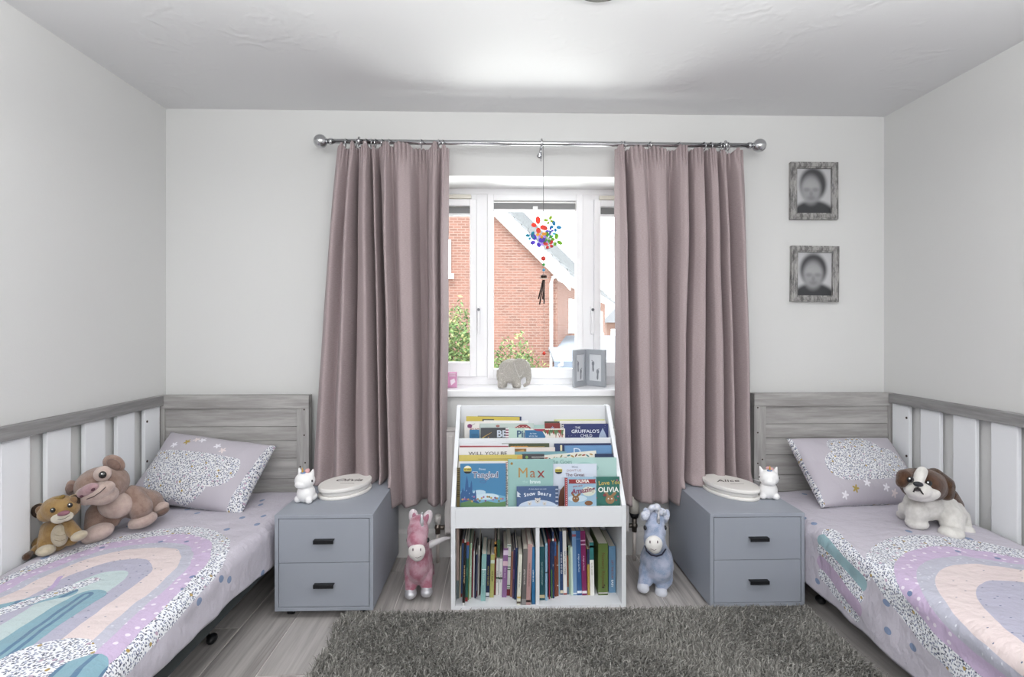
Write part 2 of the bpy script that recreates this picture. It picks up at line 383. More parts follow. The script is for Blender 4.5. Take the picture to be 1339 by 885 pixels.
b = BM(); tube(b, [dp(736, 356), dp(723, 363), dp(721, 370), dp(721, 479), dp(721, 640)], .045, 8); obj('downpipe', b, TRIM, hs)
def far_window(parent, C, w, h, u, nrm):
    """window on a wall: C bottom centre, u along the wall"""
    M = Matrix(((u.x, -nrm.x, 0, C.x), (u.y, -nrm.y, 0, C.y), (0, 0, 1, C.z), (0, 0, 0, 1)))
    t = BM(); ring(t, -w/2, w/2, 0, h, .07, -.06, .02); box(t, -.03, .03, -.06, .02, .07, h-.07)
    for z in (h*.35, h*.65): box(t, -w/2+.07, w/2-.07, -.05, 0, z-.015, z+.015)
    bmesh.ops.transform(t, matrix=M, verts=t.verts); f = obj('window', t, TRIM, parent)
    t = mb(-w/2+.05, w/2-.05, -.02, -.01, .05, h-.05); bmesh.ops.transform(t, matrix=M, verts=t.verts); obj('pane', t, cm('#c5ccd0', .2), f)
    t = mb(-w/2-.08, w/2+.08, -.12, .02, -.14, 0); bmesh.ops.transform(t, matrix=M, verts=t.verts); obj('window_sill', t, TRIM, f)
sn = Vector((dirv.y, -dirv.x, 0))
far_window(hs, along(2.6, .0, 1.2), 1.15, .98, dirv, sn)
far_window(hs, along(9.3, .0, 1.0), 1.0, 1.1, dirv, sn); far_window(hs, along(12.5, .0, 1.0), 1.0, 1.1, dirv, sn)
far_window(hs, atY(580, 358, HY), .42, .95, Vector((1, 0, 0)), Vector((0, -1, 0)))
# lean-to at the side
ex = thing('porch_extension', 'low brick extension with grey flat-pitched roof beside the house', 'building', (3.3, 13, GZ))
A = atY(727, 470, 14.2); B_ = atY(812, 476, 12.5)
b = BM(); box(b, A.x, 6.2, 13.6, 17, GZ, A.z-.1); obj('wall', b, cm('#6d534b', .9), ex)
b = BM(); V = [b.verts.new(p) for p in ((A.x-.12, 13.4, A.z-.02), (6.4, 13.4, A.z-.02), (6.4, 16.5, A.z+.62), (A.x-.12, 16.5, A.z+.62))]; b.faces.new(V)
V2 = [b.verts.new(v.co+Vector((0, 0, -.08))) for v in V]; b.faces.new(V2[::-1])
for k in range(4): b.faces.new((V[k], V2[k], V2[(k+1) % 4], V[(k+1) % 4]))
obj('roof', b, cm('#737880', .8), ex)
obj('fascia', mb(A.x-.14, 6.4, 13.33, 13.42, A.z-.2, A.z+.0), cm('#5c6470', .6), ex)
b = BM(); tube(b, [atY(735, 470, 13.3), atY(735, 476, 13.3), atY(722, 482, 13.5), atY(722, 640, 13.5)], .045, 8); obj('downpipe', b, TRIM, ex)
# second house beyond on the right
h2 = thing('brick_house', 'distant pale brick house with grey roof behind the right casement', 'house', (9, 33, GZ))
b = BM(); box(b, 6.9, 14, 33, 38, GZ, 1.6); obj('wall', b, cm('#7d645b', .9), h2)
b = BM(); prism(b, [(6.5, 1.6), (14.4, 1.6), (12.5, 3.6), (8.4, 3.6)], 32.6, 38.4); obj('roof', b, cm('#717276', .9), h2)
far_window(h2, Vector((7.6, 32.98, .1)), .9, 1.1, Vector((1, 0, 0)), Vector((0, -1, 0)))
# bushes
def leafmass(name, label, C, R, n, cols, seed):
    r = random.Random(seed); t = thing(name, label, 'tree', (C[0], C[1], GZ))
    b = BM(); tube(b, [(C[0], C[1], GZ), (C[0]+.05, C[1], C[2]-R[2]*.2), (C[0]-.08, C[1], C[2]+R[2]*.5)], [.07, .05, .015], 8)
    for k in range(9):
        a = r.random()*2*PI; z = C[2]+(r.random()-.5)*R[2]
        tube(b, [(C[0], C[1], z-.3), (C[0]+math.cos(a)*R[0]*.6, C[1]+math.sin(a)*R[1]*.6, z+.25)], [.02, .006], 5)
    obj('trunk', b, cm('#6d5f50', .9), t)
    vs = []; fs = []; mi = []
    for k in range(n):
        while True:
            p = Vector((r.uniform(-1, 1), r.uniform(-1, 1), r.uniform(-1, 1)))
            if p.length < 1 and r.random() < p.length+.25: break
        q = p.copy(); kk = .8+.45*noise.noise(p*2.3+Vector((seed, 0, 0)))
        c = Vector((C[0]+q.x*R[0]*kk, C[1]+q.y*R[1]*kk, C[2]+q.z*R[2]*kk))
        M = Euler((r.uniform(-1.2, 1.2), r.uniform(-1, 1), r.random()*6.28)).to_matrix(); s = r.uniform(.026, .052); i0 = len(vs)
        for lx, ly, lz in ((-s, 0, 0), (0, -s*.4, .01), (s, 0, 0), (0, s*.4, .01)): vs.append(c+M @ Vector((lx, ly, lz)))
        fs.append((i0, i0+1, i0+2, i0+3)); mi.append(r.randrange(len(cols)))
    me = bpy.data.meshes.new('foliage'); me.from_pydata(vs, [], fs)
    me.polygons.foreach_set('material_index', mi)
    obj('foliage', me, [cm(c, .6) for c in cols], t, kind='stuff')
GC = ['#4d6338', '#5c7444', '#6f8452', '#42552f', '#8e8f5c']
leafmass('leafy_tree', 'green tree in front of the brick wall behind the left casement', (-.72, 8.6, .2), (.85, .7, 1.55), 11000, GC, 3)
leafmass('leafy_tree', 'lower bush at the foot of the centre pane left of the elephant', (.32, 9.3, -.3), (.75, .7, 1.4), 11000, GC, 5)
leafmass('leafy_bush', 'small yellow-green shrub top right of the elephant ornament outside', (.98, 9.6, -.35), (.4, .4, .9), 3500, ['#7e8a55', '#90975f', '#6a7d45'], 9)

# ---------------------------------------------------------------- radiator
rad = thing('radiator', 'white panel radiator on the wall behind the bookcase', 'radiator', (.2, 2.7, .15))
RM = cm('#e6e1df', .4); b = BM(); box(b, -.263, .674, 2.69, 2.70, .16, .685, bev=.004)
for k in range(26): box(b, -.245+k*.0352, -.245+k*.0352+.02, 2.684, 2.692, .19, .655, bev=.003)
obj('front_panel', b, RM, rad); obj('top_grille', mb(-.263, .674, 2.69, 2.77, .675, .687, bev=.002), RM, rad)
obj('rear_panel', mb(-.26, .67, 2.75, 2.765, .16, .68, bev=.003), RM, rad)
obj('end_cap', mb(-.266, -.26, 2.69, 2.765, .155, .687, bev=.002), RM, rad); obj('end_cap', mb(.67, .677, 2.69, 2.765, .155, .687, bev=.002), RM, rad)
xv = XY(572.5, 2.72)
b = BM(); cyl(b, (xv, 2.72, 0), (xv, 2.72, .16), .0085); obj('pipe', b, cm('#d8cfc9', .5), rad)
b = BM(); cyl(b, (xv, 2.72, .15), (xv, 2.72, .205), .013); cyl(b, (xv, 2.72, .18), (-.262, 2.72, .18), .011); sph(b, (xv, 2.72, .18), .017, 2)
obj('valve', b, cm('#8c8279', .3, metal=.9), rad, label='tarnished metal valve'); b = BM(); cyl(b, (xv, 2.72, .2), (xv, 2.72, .24), .015, .018); sph(b, (xv, 2.72, .243), (.018, .018, .008), 2); obj('valve_cap', b, cm('#e6e3df', .4), rad, label='white plastic cap')
xv = XY(829.5, 2.72)
b = BM(); cyl(b, (xv, 2.72, 0), (xv, 2.72, .16), .0085); obj('pipe', b, cm('#d8cfc9', .5), rad)
b = BM(); cyl(b, (xv, 2.72, .15), (xv, 2.72, .225), .013); cyl(b, (xv, 2.72, .18), (.675, 2.72, .18), .011); sph(b, (xv, 2.72, .18), .018, 2)
obj('valve', b, cm('#6e6862', .3, metal=.9), rad, label='tarnished metal valve')
b = BM(); cyl(b, (xv, 2.72, .222), (xv, 2.72, .248), .019, .027); vb = obj('thermostat_collar', b, BLACK, rad, label='black collar'); b = BM(); cyl(b, (xv, 2.72, .248), (xv, 2.72, .325), .026, .023); sph(b, (xv, 2.72, .325), (.023, .023, .01), 2); obj('thermostat_head', b, cm('#ded9cf', .4), rad, label='cream thermostatic head')

# ---------------------------------------------------------------- curtain pole, rings, curtains
RY = 2.67; zr = lambda px, py: atY(px, py, RY)
p0 = zr(419, 184.5); p1 = zr(993, 190.5); RZ = (p0.z+p1.z)/2
pole = thing('curtain_pole', 'chrome curtain pole with ball ends above the window', 'curtain pole', ((p0.x+p1.x)/2, RY, RZ))
b = BM(); cyl(b, (p0.x+.02, RY, RZ), (p1.x-.02, RY, RZ), .0125, seg=24); obj('pole', b, CHROME, pole)
for xx, s in ((p0.x, 1), (p1.x, -1)):
    b = BM(); sph(b, (xx, RY, RZ), .034, 4); cyl(b, (xx+s*.028, RY, RZ), (xx+s*.045, RY, RZ), .014, .011); cyl(b, (xx+s*.045, RY, RZ), (xx+s*.06, RY, RZ), .016); obj('finial', b, CHROME, pole)
for px in (470, 708, 948):
    xx = XY(px, RY); b = BM(); cyl(b, (xx, RY, RZ-.02), (xx, YB, RZ-.02), .007); cyl(b, (xx, YB-.006, RZ-.02), (xx, YB, RZ-.02), .014)
    tube(b, [(xx, RY+.02*math.sin(a), RZ+.02*math.cos(a)) for a in [k*PI/8 for k in range(8, 17)]], .005); obj('bracket', b, CHROME, pole)
for i, px in enumerate((452, 466, 479, 485, 491, 499, 508, 551, 573, 579, 812, 816, 850, 889, 920, 929, 942, 947, 952)):
    xx = XY(px, RY); yw = rnd.uniform(-.35, .35)
    t = BM(); tube(t, [(.0195*math.sin(a)*math.sin(yw), .0195*math.sin(a)*math.cos(yw), .0195*math.cos(a)) for a in [k*2*PI/20 for k in range(20)]], .0024, 6, closed=True)
    tube(t, [(0, 0, -.02), (0, -.004, -.034)], .0018, 6); bmesh.ops.translate(t, vec=(xx, RY, RZ-.006), verts=t.verts)
    side = i < 10; n = i+1 if side else i-9
    ords = ['leftmost', 'second', 'third', 'fourth', 'fifth', 'sixth', 'seventh', 'eighth', 'ninth', 'rightmost']
    lab = f"chrome ring on the pole over the {'left' if side else 'right'} curtain, {('innermost by the window' if (side and i == 9) or (not side and i == 10) else ('outermost by the ball end' if i in (0, 18) else ords[n-1]+' counted from the left'))}"
    tag(obj('curtain_ring', t, CHROME), lab, 'ring', 'chrome curtain rings on the pole')
def curtain_mat():
    m, nt, b = newmat('mauve_curtain'); b.inputs['Roughness'].default_value = .9; b.inputs['Specular IOR Level'].default_value = .15
    b.inputs['Sheen Weight'].default_value = .1
    v = coords(nt, 'UV', (420, 420, 1)); n = tex_noise(nt, v, 1, 2); v2 = coords(nt, 'UV', (60, 420, 1)); n2 = tex_noise(nt, v2, 1, 2)
    nt.links.new(mix(nt, smooth(nt, n*.6+n2*.4, .35, .65), '#9c8c8d', '#b2a4a5'), b.inputs['Base Color'])
    add_bump(nt, b, n, .25, .001); return m
CURT = curtain_mat()
def curtain(ctrl, label, long_px, zlong, zshort, nu=420, nv=130, inner=1):
    """ctrl: (px at heading, px at hem, offset to the room)"""
    k = len(ctrl)
    def cr(vals, u):
        f = u*(k-1); i = min(int(f), k-2); t = f-i
        a, b, c, d = vals[max(i-1, 0)], vals[i], vals[i+1], vals[min(i+2, k-1)]
        return b+.5*t*((c-a)+t*(2*a-5*b+4*c-d+t*(3*(b-c)+d-a)))
    def cs(vals, u):
        f = u*(k-1); i = min(int(f), k-2); t = f-i; t = t*t*(3-2*t); return vals[i]*(1-t)+vals[i+1]*t
    tops = [XY(c[0], 2.66) for c in ctrl]; bots = [XY(c[1], 2.66) for c in ctrl]; offs = [c[2] for c in ctrl]
    bm = BM(); uv = bm.loops.layers.uv.new('UVMap'); G = []
    ZT = RZ-.028
    for j in range(nv+1):
        v = j/nv; row = []
        for i in range(nu+1):
            u = i/nu; xt = cr(tops, u); xb = cr(bots, u); bp = cr([c[1] for c in ctrl], u)
            longp = long_px(bp); zb = zlong if longp else zshort
            if longp: zb += .006*math.sin(u*40)
            z = ZT+(zb-ZT)*v
            e = v**.8; x = xt+(xb-xt)*e
            off = (cs(offs, u)*.6+cr(offs, u)*.4-.02)*1.8+.02
            gather = math.exp(-((v*1.85)/.09)**2)
            head = math.sin(u*2*PI*46+2*math.sin(u*17))*.0075
            amp = .55+.45*min(1, v*4)
            y = 2.685-off*amp*(1-gather*.35)-head*gather
            y -= .010*noise.noise(Vector((u*9, v*2.2, inner)))*min(1, v*3)+.004*noise.noise(Vector((u*30, v*7, 3+inner)))*min(1, v*3)
            x += .006*noise.noise(Vector((u*6, v*3, 7+inner)))*min(1, v*3)
            zz = z
            if v < .02: zz = z+.024*max(0, min(1, (off-.03)/.05))+.006*math.sin(u*2*PI*7+inner)+.002*math.sin(u*2*PI*46)
            if not longp and v > .97: y -= (v-.97)*.9; 
            row.append((bm.verts.new((x, min(y, 2.775), zz)), (u*1.9, v*1.8)))
        G.append(row)
    for j in range(nv):
        for i in range(nu):
            q = [G[j][i], G[j+1][i], G[j+1][i+1], G[j][i+1]]
            f = bm.faces.new([a[0] for a in q]); f.smooth = True
            for l, a in zip(f.loops, q): l[uv].uv = a[1]
    o = obj('curtain', bm, CURT); m = o.modifiers.new('s', 'SOLIDIFY'); m.thickness = .003; m.offset = 1
    return tag(o, label, 'curtain', 'mauve curtains at the window')
curtain([(441, 408, .01), (447, 420, .045), (455, 433, .005), (461, 446, .055), (466, 458, -.03), (471, 468, .03), (478, 484, .055), (483, 494, -.02), (488, 500, .04), (492, 505, -.03), (498, 510, .03), (505, 515, .075), (511, 524, .02), (522, 534, .06), (534, 545, .05), (545, 550, -.02), (556, 556, -.03), (563, 562, .035), (569, 569, .055), (575, 574, .01), (580, 578, .05), (586, 583, .0)],
        'mauve pencil-pleat curtain left of the window, hem resting on the left bedside unit', lambda p: p > 516, .325, .437, inner=1)
curtain([(806, 807, .0), (809, 812, .05), (814, 820, .06), (819, 829, -.02), (826, 838, .045), (838, 848, .05), (846, 856, .02), (856, 864, .045), (868, 870, .04), (880, 876, -.01), (889, 882, .055), (897, 887, .06), (903, 893, -.03), (909, 903, .035), (918, 917, .045), (924, 928, -.03), (930, 936, .035), (936, 944, .04), (941, 951, -.03), (947, 960, .03), (955, 968, -.02), (964, 977, .04), (974, 984, .01)],
        'mauve pencil-pleat curtain right of the window, hem resting on the right bedside unit', lambda p: p < 883, .325, .416, inner=2)
# ---------------------------------------------------------------- beds
DOT = cm('#3b2d26', .5)
def bed(side, label):
    # side -1: against the left wall
    s = side; t = thing('bed', label, 'bed', ((-1.33 if s < 0 else 1.72), 1.75, 0))
    xw = XL+.01 if s < 0 else XR-.003; xi = -.957 if s < 0 else 1.339          # wall side, room side
    lo, hi = min(xw, xi), max(xw, xi)
    zt = .863; y0, y1 = 2.71, 2.76
    hb = obj('headboard', mb(lo+.05, hi-.05, y0+.022, y1-.012, .12, zt-.05), WOODX, t)
    obj('top_rail', mb(lo, hi, y0, y1, zt-.066, zt, bev=.002), WOODX, hb)
    wi, ww = .062, .036
    if s < 0: sa, sb = (lo, lo+ww), (hi-wi, hi)
    else: sa, sb = (lo, lo+wi), (hi-ww, hi)
    for q in (sa, sb): obj('stile', mb(q[0], q[1], y0+.002, y1, .02, zt-.066, bev=.0015), WOODZ, hb)
    zz = .12; k = 0; hs_ = [.095, .072, .09, .105, .088, .1, .078, .09]; z = zt-.066
    while z > .15:
        h = hs_[k % 8]; obj('plank', mb(sa[1], sb[0], y0+.012, y0+.028, z-h+.0022, z, bev=.0012), WOODX, hb); z -= h; k += 1
    xo = sb if s < 0 else sa
    for zc in (.79, .66, .52):
        for dx in ((.5,) if zc > .6 else (.3, .7)):
            cx_ = xo[0]+(xo[1]-xo[0])*(.62 if s < 0 else .3) if dx == .5 else xo[0]+(xo[1]-xo[0])*dx
            zc_ = zc-.02*(dx == .3); obj('screw_hole', cyl(BM(), (cx_, y0+.0015, zc_), (cx_, y0+.003, zc_), .0042, seg=10), DOT, hb)
    # guard rail of broad white slats along the wall
    xr0 = (XL+.008 if s < 0 else XR-.045); xr1 = xr0+.037
    gr = obj('guard_rail', mb(xr0, xr1, .78, 2.708, .814, .863, bev=.002), WOODY, t)
    yy = 2.70
    for k in range(11):
        yb = yy-k*.184; xs0 = (xr0+.006, xr0+.024) if s < 0 else (xr0+.013, xr0+.031)
        if yb-.113 < .8: break
        obj('slat', mb(xs0[0], xs0[1], yb-.113, yb, .22, .8145, bev=.0035), SLAT, gr)
        if k == 0:
            xf = xs0[1]+.0005 if s < 0 else xs0[0]-.0005
            for zc in (.752, .56): obj('bolt', cyl(BM(), (xf-.001, yb-.098, zc), (xf+.001, yb-.098, zc), .006, seg=12), DOT, gr)
    obj('bottom_rail', mb(xr0, xr1, .78, 2.708, .18, .225, bev=.002), WOODY, t)
    xs = (xi-.022, xi+.004) if s < 0 else (xi+.01, xi+.03)
    obj('side_rail', mb(xs[0], xs[1], .78, 2.708, .192, .30, bev=.002), cm('#34393a', .9), t, label='dark grey side rail')
    obj('slatted_base', mb(lo+.05, hi-.03, .8, 2.7, .2, .225), cm('#3c3e40', .9), t)
    for yy_ in (.8, ): 
        for xx in (lo+.02, hi-.06): obj('leg', mb(xx, xx+.045, yy_, yy_+.045, 0, .22, bev=.002), WOODZ, t)
    if s < 0:
        c = atZ(265, 842, 0); b = BM(); sph(b, (c.x+.035, c.y, .02), (.018, .026, .018), 3); cyl(b, (c.x+.02, c.y, .02), (c.x+.02, c.y, .2), .006); obj('castor', b, BLACK, t, label='black castor')
    else:
        c = atZ(1064, 790, 0); b = BM(); sph(b, (c.x+.03, c.y, .02), (.018, .026, .018), 3); cyl(b, (c.x+.05, c.y, .02), (c.x+.08, c.y, .2), .006); obj('castor', b, BLACK, t, label='black castor')
    return t
bed(-1, 'grey wood-effect bed with white slatted guard rail against the left wall')
bed(1, 'grey wood-effect bed with white slatted guard rail against the right wall')
for s, x0, x1, lab in ((-1, -1.67, -.985, 'left'), (1, 1.365, 2.04, 'right')):
    b = BM(); box(b, x0, x1, .82, 2.69, .226, .345, bev=.02)
    tag(obj('mattress', b, cm('#4d5150', .9)), f'dark-edged mattress on the {lab} bed under the rainbow duvet', 'mattress')

def speckle(nt, v, base, sc=84., dens=.30):
    """sprigged print: little dark, slate and mustard flecks on white"""
    col = base
    for k, (s, th, rot, st, cols) in enumerate(((sc, dens, .6, (1, 2.0), ('#4a506b', '#7b84a0')), (sc*.8, dens*.86, 2.2, (1.9, 1), ('#3d4258', '#9297ae')), (sc*.38, .17, 0, (1, 1), ('#a98c3f', '#b9a1b4')))):
        m = nt.nodes.new('ShaderNodeMapping'); m.inputs['Scale'].default_value = (s*st[0], s*st[1], 1); m.inputs['Rotation'].default_value = (0, 0, rot); m.inputs['Location'].default_value = (k*3.3, k*1.7, 0)
        nt.links.new(v, m.inputs[0]); w = nt.nodes.new('ShaderNodeTexVoronoi'); w.voronoi_dimensions = '2D'; w.inputs['Scale'].default_value = 1; nt.links.new(m.outputs[0], w.inputs['Vector'])
        sp = nt.nodes.new('ShaderNodeSeparateColor'); nt.links.new(w.outputs['Color'], sp.inputs[0])
        c = mix(nt, X(nt, sp.outputs[0]).gt(.5), cols[0], cols[1])
        f = X(nt, w.outputs['Distance']).lt(th)*X(nt, sp.outputs[1]).gt(.18 if k < 2 else .6)
        col = mix(nt, f*.9, col, c)
    return col
def fabric(name): 
    m, nt, b = newmat(name); b.inputs['Roughness'].default_value = .85; b.inputs['Specular IOR Level'].default_value = .15; b.inputs['Sheen Weight'].default_value = .15
    return m, nt, b
def dots(nt, v, sc, th, keep, st=(1, 1), rot=0):
    m = nt.nodes.new('ShaderNodeMapping'); m.inputs['Scale'].default_value = (sc*st[0], sc*st[1], 1); m.inputs['Rotation'].default_value = (0, 0, rot); nt.links.new(v, m.inputs[0])
    w = nt.nodes.new('ShaderNodeTexVoronoi'); w.voronoi_dimensions = '2D'; w.inputs['Scale'].default_value = 1; nt.links.new(m.outputs[0], w.inputs['Vector']); w.inputs['Randomness'].default_value = .85
    sp = nt.nodes.new('ShaderNodeSeparateColor'); nt.links.new(w.outputs['Color'], sp.inputs[0])
    return X(nt, w.outputs['Distance']).lt(th)*X(nt, sp.outputs[0]).lt(keep)
def seg(nt, x, y, p, q, r):
    """distance-to-segment test"""
    dx, dy = q[0]-p[0], q[1]-p[1]; L2 = dx*dx+dy*dy
    t = ((x-p[0])*dx+(y-p[1])*dy)/L2; t = t.max(0.).min(1.)
    return ln(x-p[0]-t*dx, y-p[1]-t*dy)-r
def duvet_mat(side):
    m, nt, b = fabric('rainbow_duvet_cover'); v = coords(nt, 'UV'); x, y, z = sep(nt, v)
    wob = (tex_noise(nt, v, 9., 2)-.5)*.02; xw = x+wob; yw = y+wob
    BASE = '#c3bec9'; col = mix(nt, 0., BASE, BASE); WHT = '#e9eaee'
    sp = speckle(nt, v, mix(nt, 0., WHT, WHT))
    col = mix(nt, dots(nt, v, 7.5, .11, .42, (1.3, 1)), col, '#7f8fae')
    if side < 0:
        x0, yc, a, b_ = -1.285, 1.72, .350, .49; th = (1., .85, .70, .60, .385, .215)
        ax = (y*-1.+yc).max(0.)*.10+a
    else:
        x0, yc, a, b_ = 1.67, 1.25, .53, .81; th = (1., .87, .775, .70, .55, .0)
        ax = (y*-1.+yc).max(0.)*.25+a
    dx = (xw-x0)/ax; dy = (yw-yc).max(0.)/b_; d = ln(dx, dy)
    col = mix(nt, d.lt(th[0]), col, sp)
    lil = mix(nt, dots(nt, v, 26, .16, .8), '#c6b3d0', '#e6deea'); lil = mix(nt, dots(nt, v, 10, .09, .4), lil, '#7385aa')
    col = mix(nt, d.lt(th[1]), col, lil)
    g = mix(nt, dots(nt, v, 24, .10, .5, (1, 2), .7), '#bcbcca', '#dfe0e8')
    col = mix(nt, d.lt(th[2]), col, g)
    pk = mix(nt, dots(nt, v, 30, .10, .10, (1, 2), .7), '#dfd0cf', '#626a86')
    col = mix(nt, d.lt(th[3]), col, pk)
    g2 = mix(nt, dots(nt, v, 30, .11, .22, (1, 2), .7), '#b3b1c3', '#5c6484')
    col = mix(nt, d.lt(th[4]), col, g2)
    if side < 0:
        col = mix(nt, d.lt(th[5]), col, '#bfcfd0')
        P = lambda px, py: tuple(atZ(px, py, .39))[:2]
        def stroke(c, p, q, r, fill):
            return mix(nt, seg(nt, xw, yw, P(*p), P(*q), r).lt(0.), c, fill)
        ls = (seg(nt, xw, yw, P(112, 775), P(-60, 905), 0.)*120.).op('SINE').gt(.72)
        teal = mix(nt, ls, '#86aab8', '#5f7f9b')
        col = stroke(col, (85, 772), (-40, 806), .03, teal)
        col = stroke(col, (120, 755), (-50, 818), .022, sp)
        col = stroke(col, (112, 778), (-60, 895), .052, teal)
        col = stroke(col, (80, 752), (66, 768), .008, '#b9a5c8')
        col = mix(nt, (ln(xw-P(48, 868)[0], yw-P(48, 868)[1])-.11).lt(0.), col, sp)
        col = stroke(col, (105, 872), (70, 905), .055, teal)
    else:
        P = lambda zz, yy: (1.339-(.37-zz), yy)     # unfolded over the edge
        for w, fill in ((.085, sp), (.058, '#9db8be'), (.034, sp), (.014, '#c0abc4')):
            pass
        for off, w, fill in ((.0, .030, sp), (.05, .026, '#94b2ba'), (.095, .026, sp), (.145, .030, '#b9a6c0'), (.19, .02, sp)):
            col = mix(nt, seg(nt, xw, yw, (1.36-off, 2.12), (1.30-off*.95, 1.86+off*.2), w).lt(0.), col, fill)
    nt.links.new(col, b.inputs['Base Color'])
    n1 = tex_noise(nt, coords(nt, 'UV', (10, 14, 1)), 1, 5, .55); n2 = tex_noise(nt, coords(nt, 'UV', (700, 700, 1)), 1, 1)
    add_bump(nt, b, n1*1.+n2*.03, .9, .019)
    return m
def duvet(side):
    s = side; bm = BM(); uv = bm.loops.layers.uv.new('UVMap')
    xa, xb = (-1.675, -.938) if s < 0 else (1.322, 2.045)
    zt = .385 if s < 0 else .372
    nx, ny = 110, 220; G = []
    R_ = .05; drop = .112 if s < 0 else .275
    top = (xb-xa)-R_; arc = R_*PI/2; tot = top+arc+drop-R_
    for j in range(ny+1):
        y = .70+(2.695-.70)*j/ny; row = []
        dr = drop+ (.02*math.sin(y*5.+1)+.012*noise.noise(Vector((y*6, 0, s))))+((.075*max(0, min(1, (y-1.45)/.7))) if s < 0 else 0)
        for i in range(nx+1):
            q = (top+arc+dr-R_)*i/nx
            if q < top: dxx = q; z = zt; outw = 0
            elif q < top+arc: a = (q-top)/R_; dxx = top+R_*math.sin(a); z = zt-R_*(1-math.cos(a)); outw = 0
            else: dxx = top+R_; z = zt-R_-(q-top-arc); outw = (q-top-arc)
            w = max(0, min(1, (dxx/top)))
            if q < top:
                z += .012*noise.noise(Vector((q*4, y*3, s*3)))+.006*abs(noise.noise(Vector((q*9+y*4, y*5-q*3, s*5+1))))
                z -= .0 if q > .05 else (.05-q)*.3
                if y > 2.3: z -= .012*(y-2.3)/.4
            wrk = .010*noise.noise(Vector((y*5, z*9, s+4)))+.008*noise.noise(Vector((y*11+z*8, z*6, s+8)))
            dxx += wrk*min(1, outw/.05)*(.2 if y > 2.15 else 1)+outw*(.03+.03*math.sin(y*7+s))*(0 if y > 2.15 else min(1, (2.15-y)*5))
            X_ = xa+dxx if s < 0 else xb-dxx
            U_ = xa+q if s < 0 else xb-q
            row.append((bm.verts.new((X_, y, z)), (U_, y)))
        G.append(row)
    for j in range(ny):
        for i in range(nx):
            qd = [G[j][i], G[j][i+1], G[j+1][i+1], G[j+1][i]]
            if s > 0: qd = qd[::-1]
            f = bm.faces.new([a[0] for a in qd]); f.smooth = True
            for l, a in zip(f.loops, qd): l[uv].uv = a[1]
    o = obj('duvet', bm, duvet_mat(s)); m = o.modifiers.new('s', 'SOLIDIFY'); m.thickness = .014; m.offset = -1
    return tag(o, 'lilac-grey rainbow duvet with teal stripes hanging over the side of the left bed' if s < 0 else 'lilac-grey rainbow duvet with printed butterfly wing over the side of the right bed', 'duvet')
duvet(-1); duvet(1)
def pillow_mat(side):
    m, nt, b = fabric('cloud_pillowcase'); v = coords(nt, 'UV'); x, y, z = sep(nt, v)
    col = mix(nt, 0., '#b9b4bd', '#b9b4bd'); sp = speckle(nt, v, mix(nt, 0., '#dfdfe1', '#dfdfe1'), 100., .31)
    cs = ((.10, .0, .095), (.0, -.07, .10), (-.11, -.07, .105), (-.17, .02, .10), (0, .03, .09)) if side < 0 else ((-.125, -.01, .075), (-.075, .08, .068), (.045, .075, .088), (.15, -.005, .085), (.02, -.02, .10), (-.06, -.02, .09))
    d = None
    for c in cs:
        e = ln(x-c[0], y-c[1])-c[2]; d = e if d is None else d.min(e)
    d = d.max(y-.055) if side < 0 else d.max(y*-1.-.088)
    col = mix(nt, d.lt(0.), col, sp)
    col = mix(nt, (x-y*.12).gt(.232) if side < 0 else (x*-1.).gt(.268), col, sp)
    yb = .105 if side < 0 else -.125
    for k, (sx_, c) in enumerate(((-.17, '#e6e4ea'), (-.115, '#a5914f'), (-.05, '#e8e6ec'), (.08, '#dfd4d4'), (.04, '#e8e6ec'), (.15, '#a5914f') if side > 0 else (-.08, '#dfd4d4'))):
        xx = sx_; yy = yb+.022*((k % 3)-1)
        ax = (x-xx); ay = (y-yy); ang = ay.op('ARCTAN2', ax)
        col = mix(nt, (ln(ax, ay)-((ang*5.).op('COSINE')*.005+.0125)).lt(0.), col, c)
    nt.links.new(col, b.inputs['Base Color']); add_bump(nt, b, tex_noise(nt, coords(nt, 'UV', (16, 9, 1)), 1, 4), .6, .012)
    m2, nt2, b2 = fabric('sprigged_pillow_back'); v2 = coords(nt2, 'UV'); nt2.links.new(speckle(nt2, v2, mix(nt2, 0., '#dfdfe1', '#dfdfe1'), 100., .3), b2.inputs['Base Color'])
    return [m, m2]
def pillow(side, label, c, w, h, th, rot):
    n = 48; me = BM(); uv = me.loops.layers.uv.new('UVMap')
    M = Matrix.Translation(c) @ Euler(rot).to_matrix().to_4x4()
    grids = []
    for sg in (-1, 1):
        G = []
        for j in range(n+1):
            row = []
            for i in range(n+1):
                u = -1+2*i/n; v = -1+2*j/n
                x = w/2*u*(1-.05*(1-v*v)); z = h/2*v*(1-.05*(1-u*u))
                t = th*(max(0, 1-abs(u)**2.6)**.55)*(max(0, 1-abs(v)**2.6)**.55)
                t *= 1+.1*noise.noise(Vector((u*2.2, v*2.2, side*4+sg)))
                t += .006*noise.noise(Vector((u*5, v*4, side+sg)))*min(1, t/.02)
                row.append((me.verts.new(M @ Vector((x, sg*t*.5*(1.15 if sg > 0 else .85), z))), (x, z)))
            G.append(row)
        for j in range(n):
            for i in range(n):
                q = [G[j][i], G[j][i+1], G[j+1][i+1], G[j+1][i]]
                if sg > 0: q = q[::-1]
                f = me.faces.new([a[0] for a in q]); f.smooth = True; f.material_index = 0 if sg < 0 else 1
                for l, a in zip(f.loops, q): l[uv].uv = a[1]
    bmesh.ops.remove_doubles(me, verts=me.verts, dist=1e-5)
    # hem seam round the edge
    o = obj('pillow', me, pillow_mat(side)); tag(o, label, 'pillow')
    return o
pillow(-1, 'grey pillow with upside-down sprigged cloud leaning on the left headboard', (-1.385, 2.535, .525), .56, .36, .20, (math.radians(-43), math.radians(6), math.radians(-7)))
